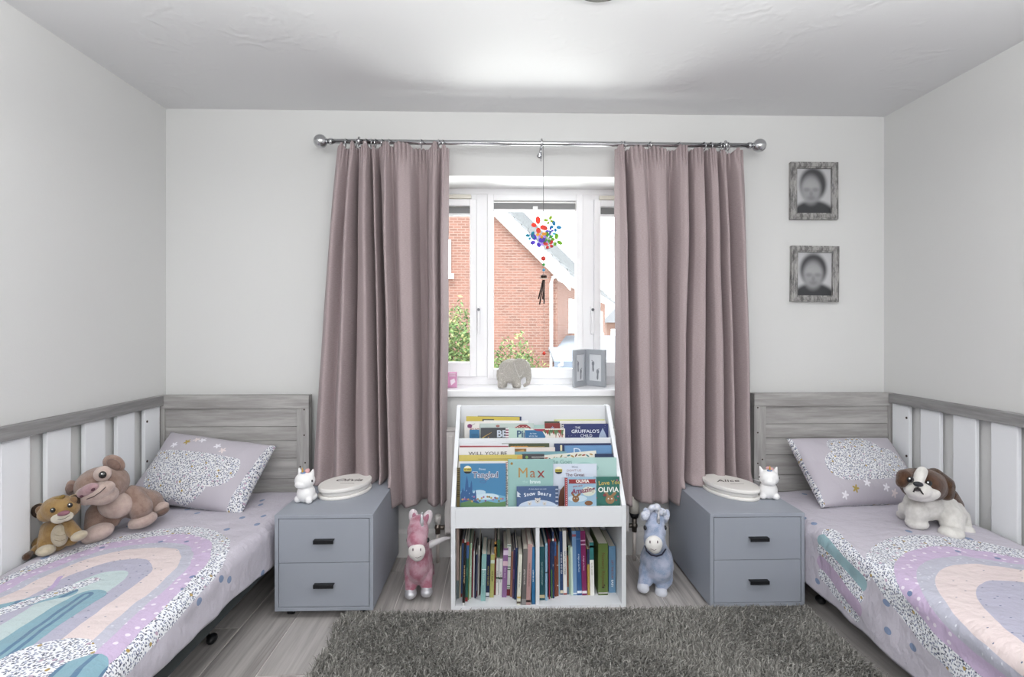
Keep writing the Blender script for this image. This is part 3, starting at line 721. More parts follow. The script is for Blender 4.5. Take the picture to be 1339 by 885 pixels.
pillow(1, 'grey pillow with upright sprigged cloud leaning on the right headboard', (1.765, 2.545, .505), .575, .37, .20, (math.radians(-44), math.radians(1), math.radians(6)))

# ---------------------------------------------------------------- bedside units
def bedside(x0, x1, y0, y1, z0, z1, label, foot):
    t = thing('bedside_unit', label, 'nightstand', ((x0+x1)/2, (y0+y1)/2, 0))
    T = .015; b = BM()
    box(b, x0, x0+T, y0, y1, z0, z1-T, bev=.001); box(b, x1-T, x1, y0, y1, z0, z1-T, bev=.001)
    box(b, x0+T, x1-T, y0, y1, z0, z0+T, bev=.001); box(b, x0+T, x1-T, y1-T, y1, z0+T, z1-T)
    obj('carcass', b, GREY, t); obj('top_panel', mb(x0, x1, y0-.001, y1, z1-T, z1, bev=.0012), GREY, t)
    zm = (z0+z1)/2; g = .0022
    for za, zb_ in ((zm+g/2, z1-T-g), (z0+T+g, zm-g/2)):
        d = obj('drawer', mb(x0+T+g, x1-T-g, y0+.001, y0+.019, za, zb_, bev=.001), GREY, t)
        obj('drawer_box', mb(x0+T+.02, x1-T-.02, y0+.019, y1-.1, za+.01, zb_-.02), cm('#3c3f45', .8), d)
        zc = (za+zb_)/2; xc = (x0+x1)/2+.002; b = BM()
        box(b, xc-.041, xc+.041, y0-.018, y0+.002, zc+.004, zc+.008, bev=.001); box(b, xc-.041, xc+.041, y0-.020, y0-.016, zc-.007, zc+.008, bev=.001)
        obj('handle', b, BLACK, d, label='black metal lip handle')
    for xx in (x0+.05, x1-.05):
        for yy in (y0+.05, y1-.05):
            if foot > .02:
                b = BM(); cyl(b, (xx-.012, yy, .0175), (xx+.012, yy, .0175), .0175); cyl(b, (xx, yy, .02), (xx, yy, foot), .006); obj('castor', b, BLACK, t)
            else: obj('foot', cyl(BM(), (xx, yy, 0), (xx, yy, foot), .014), BLACK, t)
bedside(-.916, -.5125, 2.2, 2.76, .036, .433, 'grey two-drawer bedside unit on castors beside the left bed', .036)
bedside(.908, 1.318, 2.225, 2.76, .015, .412, 'grey two-drawer bedside unit beside the right bed, between rug and curtain', .015)

# ---------------------------------------------------------------- rug
rg = thing('rug', 'dark grey long-pile shaggy rug on the laminate floor before the bookcase', 'rug', (.33, 1.4, 0))
rx0, rx1, ry0, ry1 = -.645, 1.315, .55, 2.215
obj('backing', mb(rx0+.01, rx1-.01, ry0+.01, ry1-.012, .0005, .010), cm('#56544f', .95), rg)
rs = np.random.RandomState(4); NS = 125000
yy = ry1-.012-(ry1-ry0)*np.power(rs.rand(NS), 1.25); xx = rs.uniform(rx0+.005, rx1-.005, NS)
edge = .008*np.sin(yy*23)+.006*np.sin(yy*61+1); xx = np.where(xx < rx0+.04, xx+edge*.8, xx)
an = rs.uniform(0, 2*PI, NS); ln_ = rs.uniform(.018, .034, NS); lean = rs.uniform(.25, .95, NS)
fld = np.sin(xx*9+2*np.sin(yy*7))*1.6; an = np.where(rs.rand(NS) < .55, fld+rs.normal(0, .6, NS), an)
wd = rs.uniform(.0011, .0022, NS)
dx, dy = np.cos(an), np.sin(an); P = np.zeros((NS, 6, 3), np.float32)
fw = rs.uniform(0, PI, NS); wx, wy = np.cos(fw)*wd, np.sin(fw)*wd
for i, (f, hz, wm) in enumerate(((0., 0., 1.), (.45, .75, 1.), (1., .95, .45))):
    cxp = xx+dx*ln_*lean*f; cyp = yy+dy*ln_*lean*f; cz = .008+ln_*np.sqrt(np.maximum(.06, 1-lean**2))*hz
    P[:, 2*i] = np.stack([cxp-wx*wm, cyp-wy*wm, cz], 1); P[:, 2*i+1] = np.stack([cxp+wx*wm, cyp+wy*wm, cz+.0004], 1)
me = bpy.data.meshes.new('pile'); me.vertices.add(NS*6); me.vertices.foreach_set('co', P.ravel())
base = (np.arange(NS)*6)[:, None]; F_ = np.concatenate([base+np.array([[0, 1, 3, 2]]), base+np.array([[2, 3, 5, 4]])], 1).reshape(-1)
me.loops.add(NS*8); me.loops.foreach_set('vertex_index', F_.astype(np.int32)); me.polygons.add(NS*2)
me.polygons.foreach_set('loop_start', (np.arange(NS*2)*4).astype(np.int32)); me.polygons.foreach_set('loop_total', np.full(NS*2, 4, np.int32))
me.polygons.foreach_set('material_index', np.repeat(rs.randint(0, 4, NS), 2).astype(np.int32)); me.update(); me.validate()
obj('pile', me, [cm(c, .7, sheen=.3) for c in ('#6f6d68', '#898782', '#a3a19b', '#7c7a75')], rg, kind='stuff')

# ---------------------------------------------------------------- things on the bedside units
def oval_box(c, zt, a, bb, rot, name_, label, zb_):
    t = thing('oval_box', label, 'box', (c[0], c[1], zb_), (0, 0, rot)); E_ = cm('#e9e6e2', .5); E2 = cm('#d5d3d1', .5)
    def disc(s, z0, z1, mt, nm):
        b = BM(); n = 56; R = []
        for (k, z) in ((.985, z0), (1, z0+.003), (1, z1-.003), (.985, z1)): R.append([b.verts.new((a*s*k*math.cos(q*2*PI/n), bb*s*k*math.sin(q*2*PI/n), z)) for q in range(n)])
        for i in range(3):
            for q in range(n): f = b.faces.new((R[i][q], R[i][(q+1) % n], R[i+1][(q+1) % n], R[i+1][q])); f.smooth = True
        b.faces.new(R[0][::-1]); b.faces.new(R[3]); return obj(nm, b, mt, t, world=False)
    disc(1., 0, .014, E_, 'base'); disc(.93, .014, .032, E2, 'body'); l = disc(1., .032, .050, E_, 'lid')
    Mt = Matrix.Translation((0.02, .0, .0504)) @ Matrix.Rotation(-rot, 4, 'Z')
    obj('lettering', textmesh(name_, .055, Mt, shear=.35, bold=.0003), cm('#57504b', .6), l, world=False)
    Mt = Matrix.Translation(Matrix.Rotation(-rot, 3, 'Z') @ Vector((.02, -.035, .0504))) @ Matrix.Rotation(-rot, 4, 'Z')
    obj('line_of_print', mb(-.035, .03, -.0015, .0015, 0, .0003, M=Mt), cm('#8c857f', .6), l, world=False)
c = atZ(452, 629, .483); oval_box((c.x, c.y), 0, .140, .100, math.radians(62), 'Olivia', 'cream oval lidded keepsake box on the left bedside unit', .433)
c = atZ(955, 630, .462); oval_box((c.x, c.y), 0, .150, .097, math.radians(114), 'Alice', 'cream oval lidded keepsake box on the right bedside unit', .412)
PORC = cm('#f0efef', .35, spec=.5)
def nightlight(c, z, rot, label):
    t = thing('night_light', label, 'lamp', (c.x, c.y, z), (0, 0, rot)); O = Vector((c.x, c.y, z)); R = Matrix.Rotation(rot, 3, 'Z')
    w = lambda x, y, zz: O+R @ Vector((x, y, zz))
    bd = blob('body', [('e', w(0, .0, .04), (.040, .038, .042)), ('e', w(-.028, -.018, .016), (.016, .018, .016)), ('e', w(.028, -.018, .016), (.016, .018, .016)), ('e', w(0, .01, .022), (.043, .036, .022)),
        ('e', w(0, -.008, .098), (.044, .040, .038)), ('e', w(0, -.036, .086), (.026, .018, .018)),
        ('c', [w(-.028, .0, .12), w(-.037, 0, .146)], [.013, .004]), ('c', [w(.028, 0, .12), w(.037, 0, .146)], [.013, .004])], PORC, t, .003, 5)
    obj('horn', cyl(BM(), w(0, -.022, .13), w(0, -.026, .158), .006, .001), cm('#c99a3d', .4), t, label='golden horn')
    b = BM(); sph(b, w(0, -.02, .134), (.012, .009, .006), 3); obj('horn_base', b, cm('#7d94b8', .5), t, label='blue and pink ring')
    b = BM(); sph(b, w(.010, -.006, .138), (.011, .010, .009), 3); sph(b, w(.002, .008, .138), (.010, .012, .008), 3); obj('mane', b, cm('#d9a9ab', .5), t, label='pink mane')
    for s in (-1, 1): obj('eye', sph(BM(), w(s*.0415, -.014, .100), (.004, .004, .006), 2), BLACK, t)
c = atZ(397, 659, .433); nightlight(c+Vector((0, .03, 0)), .433, math.radians(-18), 'white unicorn night light on the left bedside unit by the bed')
c = atZ(1009, 654, .412); nightlight(c+Vector((0, .03, 0)), .412, math.radians(-12), 'white unicorn night light on the right bedside unit by the bed')
def cord(pts, label):
    b = BM(); tube(b, pts, .0022, 6); tag(obj('power_cord', b, PORC), label, 'cord')
cord([atZ(413, 626, .45), atZ(422, 625.5, .446), atZ(432, 624, .438), atZ(440, 623, .437), atZ(452, 623, .437)+Vector((0, .12, 0))], 'thin white cord between the left night light and oval box')
cord([atZ(993, 629, .43), atZ(984, 626, .425), atZ(974, 623, .417), atZ(962, 621, .4155), atZ(940, 620, .4155)+Vector((0, .05, 0))], 'thin white cord between the right night light and oval box')

# ---------------------------------------------------------------- window sill ornaments
def texbump(h, kind, sc, st, dist, rough=.6):
    m, nt, b = newmat(kind); b.inputs['Base Color'].default_value = lin(h); b.inputs['Roughness'].default_value = rough
    w = nt.nodes.new('ShaderNodeTexVoronoi'); w.feature = 'DISTANCE_TO_EDGE'; w.inputs['Scale'].default_value = sc; nt.links.new(coords(nt), w.inputs['Vector'])
    d = smooth(nt, X(nt, w.outputs['Distance']), 0., .12); nt.links.new(mix(nt, d, '#f0ece6', h), b.inputs['Base Color']); add_bump(nt, b, d, st, dist); return m
EY = 2.87; Z0 = .881; ele = thing('elephant_ornament', 'cream carved elephant ornament on the window sill', 'ornament', (XY(672, EY), EY, Z0))
q = lambda px, py, dy=0: atY(px, py, EY)+Vector((0, dy, 0)); k = EY/690
bd = blob('body', [('e', q(669, 485), (18*k, .042, 16.5*k)), ('e', q(659, 489), (8*k, .035, 14*k)), ('c', [q(656, 490, -.01), q(655.5, 503.5, -.01)], [.024, .022]), ('c', [q(659, 490, .02), q(659, 503.5, .02)], [.022, .02]), ('c', [q(675, 488, -.01), q(676.5, 503.5, -.01)], [.024, .021]), ('c', [q(673, 488, .02), q(674, 503.5, .02)], [.02, .02]),
    ('e', q(683, 481.5, -.005), (11*k, .036, 12*k)), ('c', [q(689, 484), q(691.5, 493), q(690.5, 501), q(686, 504)], [.024, .016, .012, .010])], texbump('#c6c0b7', 'carved_cream', 120, 1., .005), ele, .004, 3)
zmin = min(v.co.z for v in bd.data.vertices)
for v in bd.data.vertices: v.co.z = max(v.co.z, 0.0005)
b = BM(); prism(b, [(p[0], p[1]) for p in [(q(x_, y_).x, q(x_, y_).z) for x_, y_ in ((672, 470), (677, 467.5), (686, 469), (688, 476), (684, 484), (681, 490), (677, 488), (674, 481))]], EY-.052, EY-.038); bmesh.ops.bevel(b, geom=b.edges[:], offset=.003, segments=2, affect='EDGES')
ear = obj('ear', b, texbump('#c6c0b7', 'carved_cream_ear', 120, 1., .005), ele)
b = BM(); tube(b, [q(x_, y_, -.046) for x_, y_ in ((673, 469.5), (671.5, 473), (674, 481), (677, 488.5), (679, 492), (681.5, 490), (684, 484.5))], .0026, 6); obj('ear_outline', b, cm('#efece6', .5), ele, label='pale raised outline of the ear')
b = BM(); tube(b, [q(651, 484, .0), q(650, 491, -.004), q(650.5, 497, -.006)], [.006, .004, .003], 8); obj('tail', b, cm('#b3ada5', .6), ele)
# hinged double frame
HF = thing('footprint_frame', 'silver-grey hinged double frame with footprints on the window sill', 'photo frame', (XY(766, 2.99), 2.95, Z0))
FM = cm('#a9adb3', .35, spec=.5); MT = cm('#dde0e4', .7); FP = cm('#8d9096', .8)
hz = Vector((XY(765.6, 2.985), 2.985, Z0))
for (px, s) in ((749.5, -1), (792.5, 1)):
    e_ = Vector((XY(px, 2.865), 2.865, Z0)); d = (e_-hz) if s > 0 else (hz-e_); o_ = hz if s > 0 else e_; wv = d.length; d.normalize()
    g0 = .004; nrm = Vector((-d.y, d.x, 0)); M = Matrix(((d.x, nrm.x, 0, o_.x), (d.y, nrm.y, 0, o_.y), (0, 0, 1, Z0), (0, 0, 0, 1))); H_ = .205
    t = BM(); ring(t, g0, wv-g0, 0, H_, .028, -.006, .008, .03); bmesh.ops.transform(t, matrix=M, verts=t.verts); fr = obj('frame', t, FM, HF)
    obj('mount', mb(.028, wv-.028, -.0005, .004, .028, H_-.026, M=M), MT, fr)
    xc = wv/2
    for (dx_, z0_, f) in ((-.018, .105, 1), (.016, .062, -1)):
        t = BM(); prism(t, ell(xc+dx_, z0_+.02, .0095, .013, 14), -.0012, 0, M); prism(t, ell(xc+dx_+.001*f, z0_-.012, .0065, .013, 12), -.0012, 0, M); prism(t, [(xc+dx_-.006, z0_+.015), (xc+dx_+.006, z0_+.015), (xc+dx_+.005, z0_-.014), (xc+dx_-.005, z0_-.014)], -.0012, 0, M)
        for kk in range(5): prism(t, ell(xc+dx_-.009*f+.0042*kk*f, z0_+.037-.002*kk, .0026-.0003*kk, None, 8), -.0012, 0, M)
        obj('footprint', t, FP, fr)
for z in (Z0+.04, Z0+.16): 
    obj('hinge', cyl(BM(), (hz.x, hz.y-.004, z), (hz.x, hz.y-.004, z+.02), .0035), CHROME, HF)
pb = thing('gift_box', 'small pink printed box on the sill beside the left curtain', 'box', (XY(588, 2.9), 2.9, Z0))
x1 = XY(597, 2.88); x0 = x1-.062
obj('carton', mb(x0, x1, 2.88, 2.92, Z0, Z0+.083, bev=.001), cm('#d99bc0', .5), pb)
b = BM(); prism(b, [(x1-.03, Z0+.012), (x1-.006, Z0+.03), (x1-.012, Z0+.05), (x1-.035, Z0+.04)], 2.8792, 2.8799); obj('label_patch', b, cm('#f3e3ee', .5), pb)
for z_ in (.062, .072): obj('print_line', mb(x1-.04, x1-.006, 2.8792, 2.8799, Z0+z_, Z0+z_+.004), cm('#f7eaf2', .5), pb)

# ---------------------------------------------------------------- wall photos
def portrait_mat(k):
    m, nt, b = newmat('blurred_portrait'); b.inputs['Roughness'].default_value = .35; x, y, z = sep(nt, coords(nt, 'UV'))
    def soft(cx_, cy_, rx_, ry_, e): return smooth(nt, ln((x-cx_)/rx_, (y-cy_)/ry_), 1+e, 1-e)
    hx = .44 if k == 0 else .48; hy = .55 if k == 0 else .5
    c = mix(nt, 0., '#c2c2c4', '#c2c2c4')
    c = mix(nt, soft(.5, -.12, .66, .42, .14), c, '#3a3b3e')
    c = mix(nt, soft(hx+(.05 if k == 0 else .0), hy+.10, .37, .36, .2), c, '#434346')
    c = mix(nt, soft(hx-.01, hy-.02, .27, .31, .3), c, '#9a9a9c')
    c = mix(nt, soft(hx, hy+.05, .2, .12, .6)*.5, c, '#b4b4b5')
    for dx_ in (-.11, .11): c = mix(nt, soft(hx+dx_, hy-.02, .09, .045, .8)*.4, c, '#505053')
    c = mix(nt, soft(hx, hy-.1, .05, .05, .6)*.35, c, '#5c5c5f'); c = mix(nt, soft(hx, hy-.2, .1, .05, .8)*.4, c, '#58585b')
    nt.links.new(c, b.inputs['Base Color']); return m
def distress():
    m, nt, b = newmat('distressed_frame'); b.inputs['Roughness'].default_value = .7; n = tex_noise(nt, coords(nt, 'Object', (45, 45, 14)), 1, 6, .7)
    nt.links.new(mix(nt, smooth(nt, n, .38, .6), '#6a6968', '#a9a7a5'), b.inputs['Base Color']); add_bump(nt, b, n, .7, .004); return m
DF = distress()
for k, (px0_, py0_, px1_, py1_, lab, tilt) in enumerate(((1034, 212, 1096, 286.5, 'distressed grey frame with blurred baby portrait, upper of the two on the wall', 0), (1035, 321.5, 1097, 394.5, 'distressed grey frame with blurred baby portrait, lower of the two on the wall', .02))):
    a_ = atY(px0_, py1_, 2.78); c_ = atY(px1_, py0_, 2.78); w_ = c_.x-a_.x; h_ = c_.z-a_.z
    t = thing('photo_frame', lab, 'photo frame', ((a_.x+c_.x)/2, 2.8, (a_.z+c_.z)/2), (0, tilt*.5, 0))
    b = BM(); ring(b, -w_/2, w_/2, -h_/2, h_/2, .034, -.024, 0); ring(b, -w_/2+.008, w_/2-.008, -h_/2+.008, h_/2-.008, .018, -.029, -.02); obj('frame', b, DF, t, world=False)
    b = BM(); uvl = b.loops.layers.uv.new('UVMap'); V = [b.verts.new(p) for p in ((-w_/2+.03, -.01, -h_/2+.03), (w_/2-.03, -.01, -h_/2+.03), (w_/2-.03, -.01, h_/2-.03), (-w_/2+.03, -.01, h_/2-.03))]
    f = b.faces.new(V)
    for l, u in zip(f.loops, ((0, 0), (1, 0), (1, 1), (0, 1))): l[uvl].uv = u
    obj('photograph', b, portrait_mat(k), t, world=False)

# ---------------------------------------------------------------- suncatcher with chimes
SY = 2.655; sc_ = thing('suncatcher', 'butterfly suncatcher with beads and metal chimes hanging before the window', 'mobile', (XY(710.5, SY), SY, RZ))
s_ = lambda px, py, dy=0: atY(px, py, SY)+Vector((0, dy, 0)); k = SY/690
b = BM(); tube(b, [s_(710.5, 187), s_(710.7, 284)], .0012, 6); tube(b, [s_(710.7, 326), s_(710.5, 362)], .0009, 5); tube(b, [s_(711, 366), s_(711.5, 458)], .0006, 4); obj('string', b, cm('#55555a', .5), sc_)
b = BM(); 
for kk in range(6): tube(b, [s_(707.5+1.2*math.sin(a), 194+kk*3+1.6*math.cos(a)) for a in [j*PI/4 for j in range(8)]], .0012, 5, closed=True)
obj('clip', b, cm('#7e8087', .3, metal=.8), sc_)
b = BM(); R0 = 21*k; cc = s_(711, 305); tube(b, [cc+Vector((R0*math.cos(a), 0, R0*math.sin(a))) for a in [math.radians(160+j*10) for j in range(22)]], .0012, 6); obj('wire_ring', b, BLACK, sc_)
def stained(col):
    m, nt, b_ = newmat('stained_glass_'+col.strip('#')); b_.inputs['Base Color'].default_value = lin(col); b_.inputs['Roughness'].default_value = .25
    t = nt.nodes.new('ShaderNodeBsdfTranslucent'); t.inputs[0].default_value = lin(col); mx = nt.nodes.new('ShaderNodeMixShader'); mx.inputs[0].default_value = .6
    nt.links.new(b_.outputs[0], mx.inputs[1]); nt.links.new(t.outputs[0], mx.inputs[2]); nt.links.new(mx.outputs[0], nt.nodes['Material Output'].inputs[0]); return m
BF = [0]
def butterfly(px, py, r, col, rot):
    w = stained(col); C_ = s_(px, py)
    b = BM()
    for sgn in (-1, 1):
        for (dx_, dz_, rx_, rz_, ro) in ((.62, .38, .55, .36, .6), (.45, -.42, .38, .30, -.7)):
            a = ro*sgn; px_ = sgn*dx_*r; pz_ = dz_*r
            pts = [(px_+x*1, pz_+z*1) for x, z in ell(0, 0, rx_*r, rz_*r, 12, rot=a)]
            pts = [(x*math.cos(rot)-z*math.sin(rot)+C_.x, x*math.sin(rot)+z*math.cos(rot)+C_.z) for x, z in pts]
            BF[0] += .0009; prism(b, pts, SY-.02-.0003+BF[0], SY-.02+.0003+BF[0])
    o = obj('butterfly', b, w, sc_)
    e0 = Vector((-math.sin(rot)*r*.5, 0, math.cos(rot)*r*.5)); b = BM(); tube(b, [C_-e0+Vector((0, BF[0]-.022, 0)), C_+e0+Vector((0, BF[0]-.022, 0))], .0009, 5); obj('butterfly_body', b, BLACK, o)
for px, py, r, col, rot in ((704, 296, 8.5, '#e8553f', -.9), (717.5, 289, 5, '#a9c23a', .5), (725.5, 297, 6, '#2f9bc4', -.7), (694, 309, 5, '#2a9fb8', .4), (707, 306, 5.5, '#e9b23c', -.5), (702, 315, 8, '#6b47c9', -.35), (716.5, 311, 6, '#5fae3c', 1.2), (727.5, 314, 6.5, '#8dbb2e', -1.1), (718, 319.5, 5.5, '#cf3a3a', .3), (719.5, 301, 4.5, '#8b6bd6', .8), (711, 312.5, 6, '#c9b4ea', 1.9), (722, 305, 4, '#67bfd6', -.4)):
    butterfly(px, py, r*k*1.15, col, rot)
for px, py, r, c_ in ((710.6, 338, 3.2, '#cc2f25'), (711, 346, 2.2, '#3e9a45'), (711, 353, 1.9, '#3f8fc0')): obj('bead', sph(BM(), s_(px, py), r*k, 3), cm(c_, .15, spec=.7), sc_)
b = BM(); sph(b, s_(711, 361), (4.6*k, 4.6*k, 2.2*k), 3); cyl(b, s_(711, 363), s_(711, 364), 5*k); obj('chime_cap', b, cm('#5b4a44', .35, metal=.7), sc_)
for (a0, a1) in (((710, 366), (704, 391)), ((711, 366), (706, 398)), ((711.5, 366), (709.3, 392)), ((712, 366), (711.7, 397))):
    dyy = rnd.uniform(-.01, .01); b = BM(); cyl(b, s_(*a0, dyy), s_(*a1, dyy*2), .0038, seg=12); obj('chime', b, cm('#5a4c46', .3, metal=.8), sc_)
b = BM(); sph(b, s_(711.5, 462), 2.4*k, 3); cyl(b, s_(711.5, 459), s_(711.5, 461), .002, .008); obj('bell', b, cm('#d0402f', .25, spec=.6), sc_, label='small red bell')

# ceiling rose at the top of the frame
cl = thing('ceiling_light', 'round dark-rimmed ceiling light fitting at the top edge', 'lamp', (.345, 1.73, ZC))
b = BM(); cyl(b, (.345, 1.728, ZC-.018), (.345, 1.728, ZC), .09, .095, seg=48); obj('base_plate', b, cm('#4b4a47', .3, metal=.6), cl)
obj('diffuser', sph(BM(), (.345, 1.72, ZC-.014), (.075, .075, .012), 4), cm('#e8e8e4', .3), cl)
SAT[0] = .88
# ---------------------------------------------------------------- soft toys
def plush(h, h2=None, sc=45, name='plush'):
    m, nt, b = newmat(name+'_'+h.strip('#')); b.inputs['Roughness'].default_value = .95; b.inputs['Specular IOR Level'].default_value = .08
    b.inputs['Sheen Weight'].default_value = .35; b.inputs['Sheen Roughness'].default_value = .5
    v = coords(nt); n = tex_noise(nt, v, sc, 3); f = tex_noise(nt, v, 420, 2)
    nt.links.new(mix(nt, smooth(nt, n*.7+f*.3, .38, .62), h, h2 or h), b.inputs['Base Color']); add_bump(nt, b, f+n*.5, .7, .004); return m
def frame_at(px, py, Y):
    k = Y/690*.99
    return (lambda x, y, dy=0.: atY(x, y, Y+dy)), k
def onz(o, z):   # nothing sinks into what carries it
    for v in o.data.vertices: pass
def thread(pts, r, mat, parent, name='stitching'): return obj(name, tube(BM(), pts, r, 5), mat, parent)
# lioness-coloured big toy
Y = 2.17; p, k = frame_at(0, 0, Y)
BRN = plush('#8f7366', '#a18679'); PAL = plush('#b89f95', '#c6b0a6'); PNK = plush('#a27f84', '#b38f93')
t = thing('plush_lioness', 'large fawn lion cub soft toy with tilted head on the left bed by the pillow', 'soft toy', (p(155, 690).x, Y, .385))
blob('body', [('e', p(168, 655, .05), (26*k, .085, 19*k)), ('e', p(186, 659, .09), (24*k, .08, 19*k)), ('e', p(153, 660, .02), (21*k, .07, 19*k)),
    ('c', [p(140, 650, .0), p(127, 672, -.03), p(123, 689, -.06)], [10*k, 13*k, 11*k]), ('c', [p(172, 645, .0), p(184, 662, .0), p(185, 678, .03)], [11*k, 14*k, 11*k]),
    ('c', [p(192, 655, .08), p(205, 662, .11), p(213, 664, .12)], [15*k, 11*k, 8*k]), ('c', [p(150, 672, .03), p(149, 682, -.02)], [10*k, 7*k])], BRN, t, .006, 5)
blob('chest', [('e', p(151.5, 660, -.038), (21*k, .045, 17*k))], PAL, t, .005, 3, label='pale pinkish chest')
hd = blob('head', [('e', p(132, 634, -.06), (27*k, .085, 23*k)), ('e', p(145, 632, -.04), (19*k, .07, 21*k)), ('e', p(120, 633, -.09), (17*k, .05, 15*k))], BRN, t, .005, 5)
rz = (0, math.radians(-28), 0)
blob('muzzle', [('e', p(126.5, 644.5, -.135), (22*k, .045, 11.5*k), rz), ('e', p(134, 647, -.115), (17*k, .05, 12*k)), ('e', p(113, 645, -.13), (10*k, .04, 9*k))], PAL, hd, .004, 4, label='pale muzzle')
blob('nose_bridge', [('e', p(115.5, 640.5, -.168), (13*k, .02, 6.8*k), rz), ('e', p(107.5, 645.5, -.165), (5.5*k, .017, 5*k), rz)], PNK, hd, .003, 3, label='pinkish nose')
for a_ in ((121.5, 640, -.19), (107, 648.5, -.182)): obj('nostril', sph(BM(), p(*a_), (2.6*k, .004, 1.7*k), 2, rz), cm('#5b3440', .5), hd)
thread([p(113.5, 652.5, -.178), p(122, 649.5, -.186), p(131, 643.5, -.181), p(138.5, 636.5, -.160)], .0016, cm('#3a2b2a', .6), hd, 'mouth')
blob('eye_patch', [('e', p(134, 619.5, -.128), (11*k, .018, 9.5*k), rz)], plush('#c4aca2', '#cdb8ae'), hd, .003, 3)
obj('eye', sph(BM(), p(134.2, 620.8, -.145), (4.4*k, .010, 4.4*k), 3), cm('#17130f', .15, spec=.8), hd, label='round dark bead eye')
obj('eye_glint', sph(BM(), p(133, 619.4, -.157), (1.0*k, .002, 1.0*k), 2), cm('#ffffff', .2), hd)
obj('eye', sph(BM(), p(105.2, 637.5, -.128), (2.4*k, .008, 3.2*k), 2), cm('#17130f', .15, spec=.8), hd)
for (x_, y_, rx_, rz__, ro) in ((149, 606.5, 14.5*k, 11*k, .55), (92.5, 637.5, 9.5*k, 9.5*k, -.3)):
    e_ = blob('ear', [('e', p(x_, y_, -.03), (rx_, .022, rz__), (0, ro, 0)), ('e', p(x_+(-4 if x_ > 120 else 6), y_+(6 if x_ > 120 else 0), -.03), (rx_*.7, .02, rz__*.7))], BRN, hd, .004, 3)
    blob('ear_lining', [('e', p(x_-.5, y_+1, -.048), (rx_*.7, .010, rz__*.62), (0, ro, 0))], plush('#7a5f55', '#8a6f64'), hd, .003, 2, label='darker ear lining')
blob('paw', [('e', p(127.5, 696.5, -.09), (18*k, .052, 10.5*k), (0, math.radians(-18), 0)), ('e', p(119, 701, -.10), (8*k, .04, 8.5*k))], PAL, t, .004, 4, label='pale front paw')
blob('paw', [('e', p(187, 680, .015), (16.5*k, .05, 9.5*k), (0, math.radians(-16), 0)), ('e', p(178, 683, .01), (7*k, .04, 8*k))], PAL, t, .004, 4, label='pale front paw')
blob('paw', [('e', p(210, 663, .09), (10.5*k, .03, 6.5*k), (0, math.radians(-18), 0))], PAL, t, .004, 3, label='pale hind paw')
blob('sole', [('e', p(212, 669.5, .08), (10*k, .028, 4.5*k), (0, math.radians(-28), 0))], plush('#6e564c'), t, .004, 3, label='brown sole')
# small lion cub
Y = 2.0; p, k = frame_at(0, 0, Y)
TAN = plush('#93703f', '#a5834f'); CRM = plush('#b5a78e', '#c4b79e'); 
t = thing('plush_lion_cub', 'small tan lion cub soft toy with dark-rimmed ears by the slats of the left bed', 'soft toy', (p(77, 715).x, Y, .385))
blob('body', [('e', p(73, 700, .0), (17*k, .045, 21*k)), ('c', [p(62, 690, .0), p(58, 712, -.03)], [8*k, 8*k]), ('c', [p(88, 686, -.01), p(99, 698, -.03)], [8*k, 7.5*k]), ('e', p(53, 710, .02), (8*k, .03, 9*k)), ('e', p(92, 706, .01), (9*k, .03, 7*k))], TAN, t, .004, 5)
blob('chest', [('e', p(78, 700, -.032), (10*k, .02, 14.5*k))], CRM, t, .004, 3, label='cream chest')
for z_ in (699, 706): thread([p(71.5, z_, -.0505), p(78, z_+1.5, -.0535), p(85, z_-.5, -.050)], .0008, cm('#8d8069', .8), t)
blob('paw', [('e', p(60, 719.5, -.055), (10*k, .03, 6.5*k))], CRM, t, .004, 3, label='cream paw'); blob('paw', [('e', p(103.5, 700.5, -.055), (8.5*k, .028, 6*k), (0, -.3, 0))], CRM, t, .004, 3, label='cream paw')
blob('paw', [('e', p(48.5, 718.5, -.01), (6*k, .02, 6.5*k))], CRM, t, .004, 3, label='cream paw')
hd = blob('head', [('e', p(77, 664, -.02), (19.5*k, .052, 15.5*k)), ('e', p(66, 670, -.02), (12*k, .045, 11*k)), ('e', p(89, 665, -.02), (11*k, .045, 12*k)), ('e', p(79, 653.5, -.015), (9*k, .03, 5*k), (0, -.3, 0))], TAN, t, .004, 4)
blob('muzzle', [('e', p(77, 678, -.066), (9*k, .02, 6*k)), ('e', p(86, 675, -.066), (8.5*k, .02, 6*k))], plush('#cfc6b2', '#d8cfbd'), hd, .003, 3, label='cream muzzle')
blob('nose', [('e', p(83.2, 671, -.084), (7.5*k, .012, 3*k), (0, -.2, 0))], cm('#92606b', .6), hd, .0022, 2, label='dull pink nose')
thread([p(75.5, 679, -.086), p(80, 679.3, -.091), p(85, 677.5, -.090), p(91, 674, -.080)], .0009, cm('#33241c', .6), hd, 'mouth')
for x_, y_, s in ((69, 667, 1), (91.5, 660.5, -1)):
    obj('eye', sph(BM(), p(x_, y_, -.068 if s > 0 else -.064), (3.0*k, .008, 3.2*k), 2), cm('#17130f', .15, spec=.8), hd)
    obj('eye_glint', sph(BM(), p(x_-.8, y_-1, -.0765 if s > 0 else -.0725), (.8*k, .0015, .8*k), 2), cm('#ffffff', .2), hd)
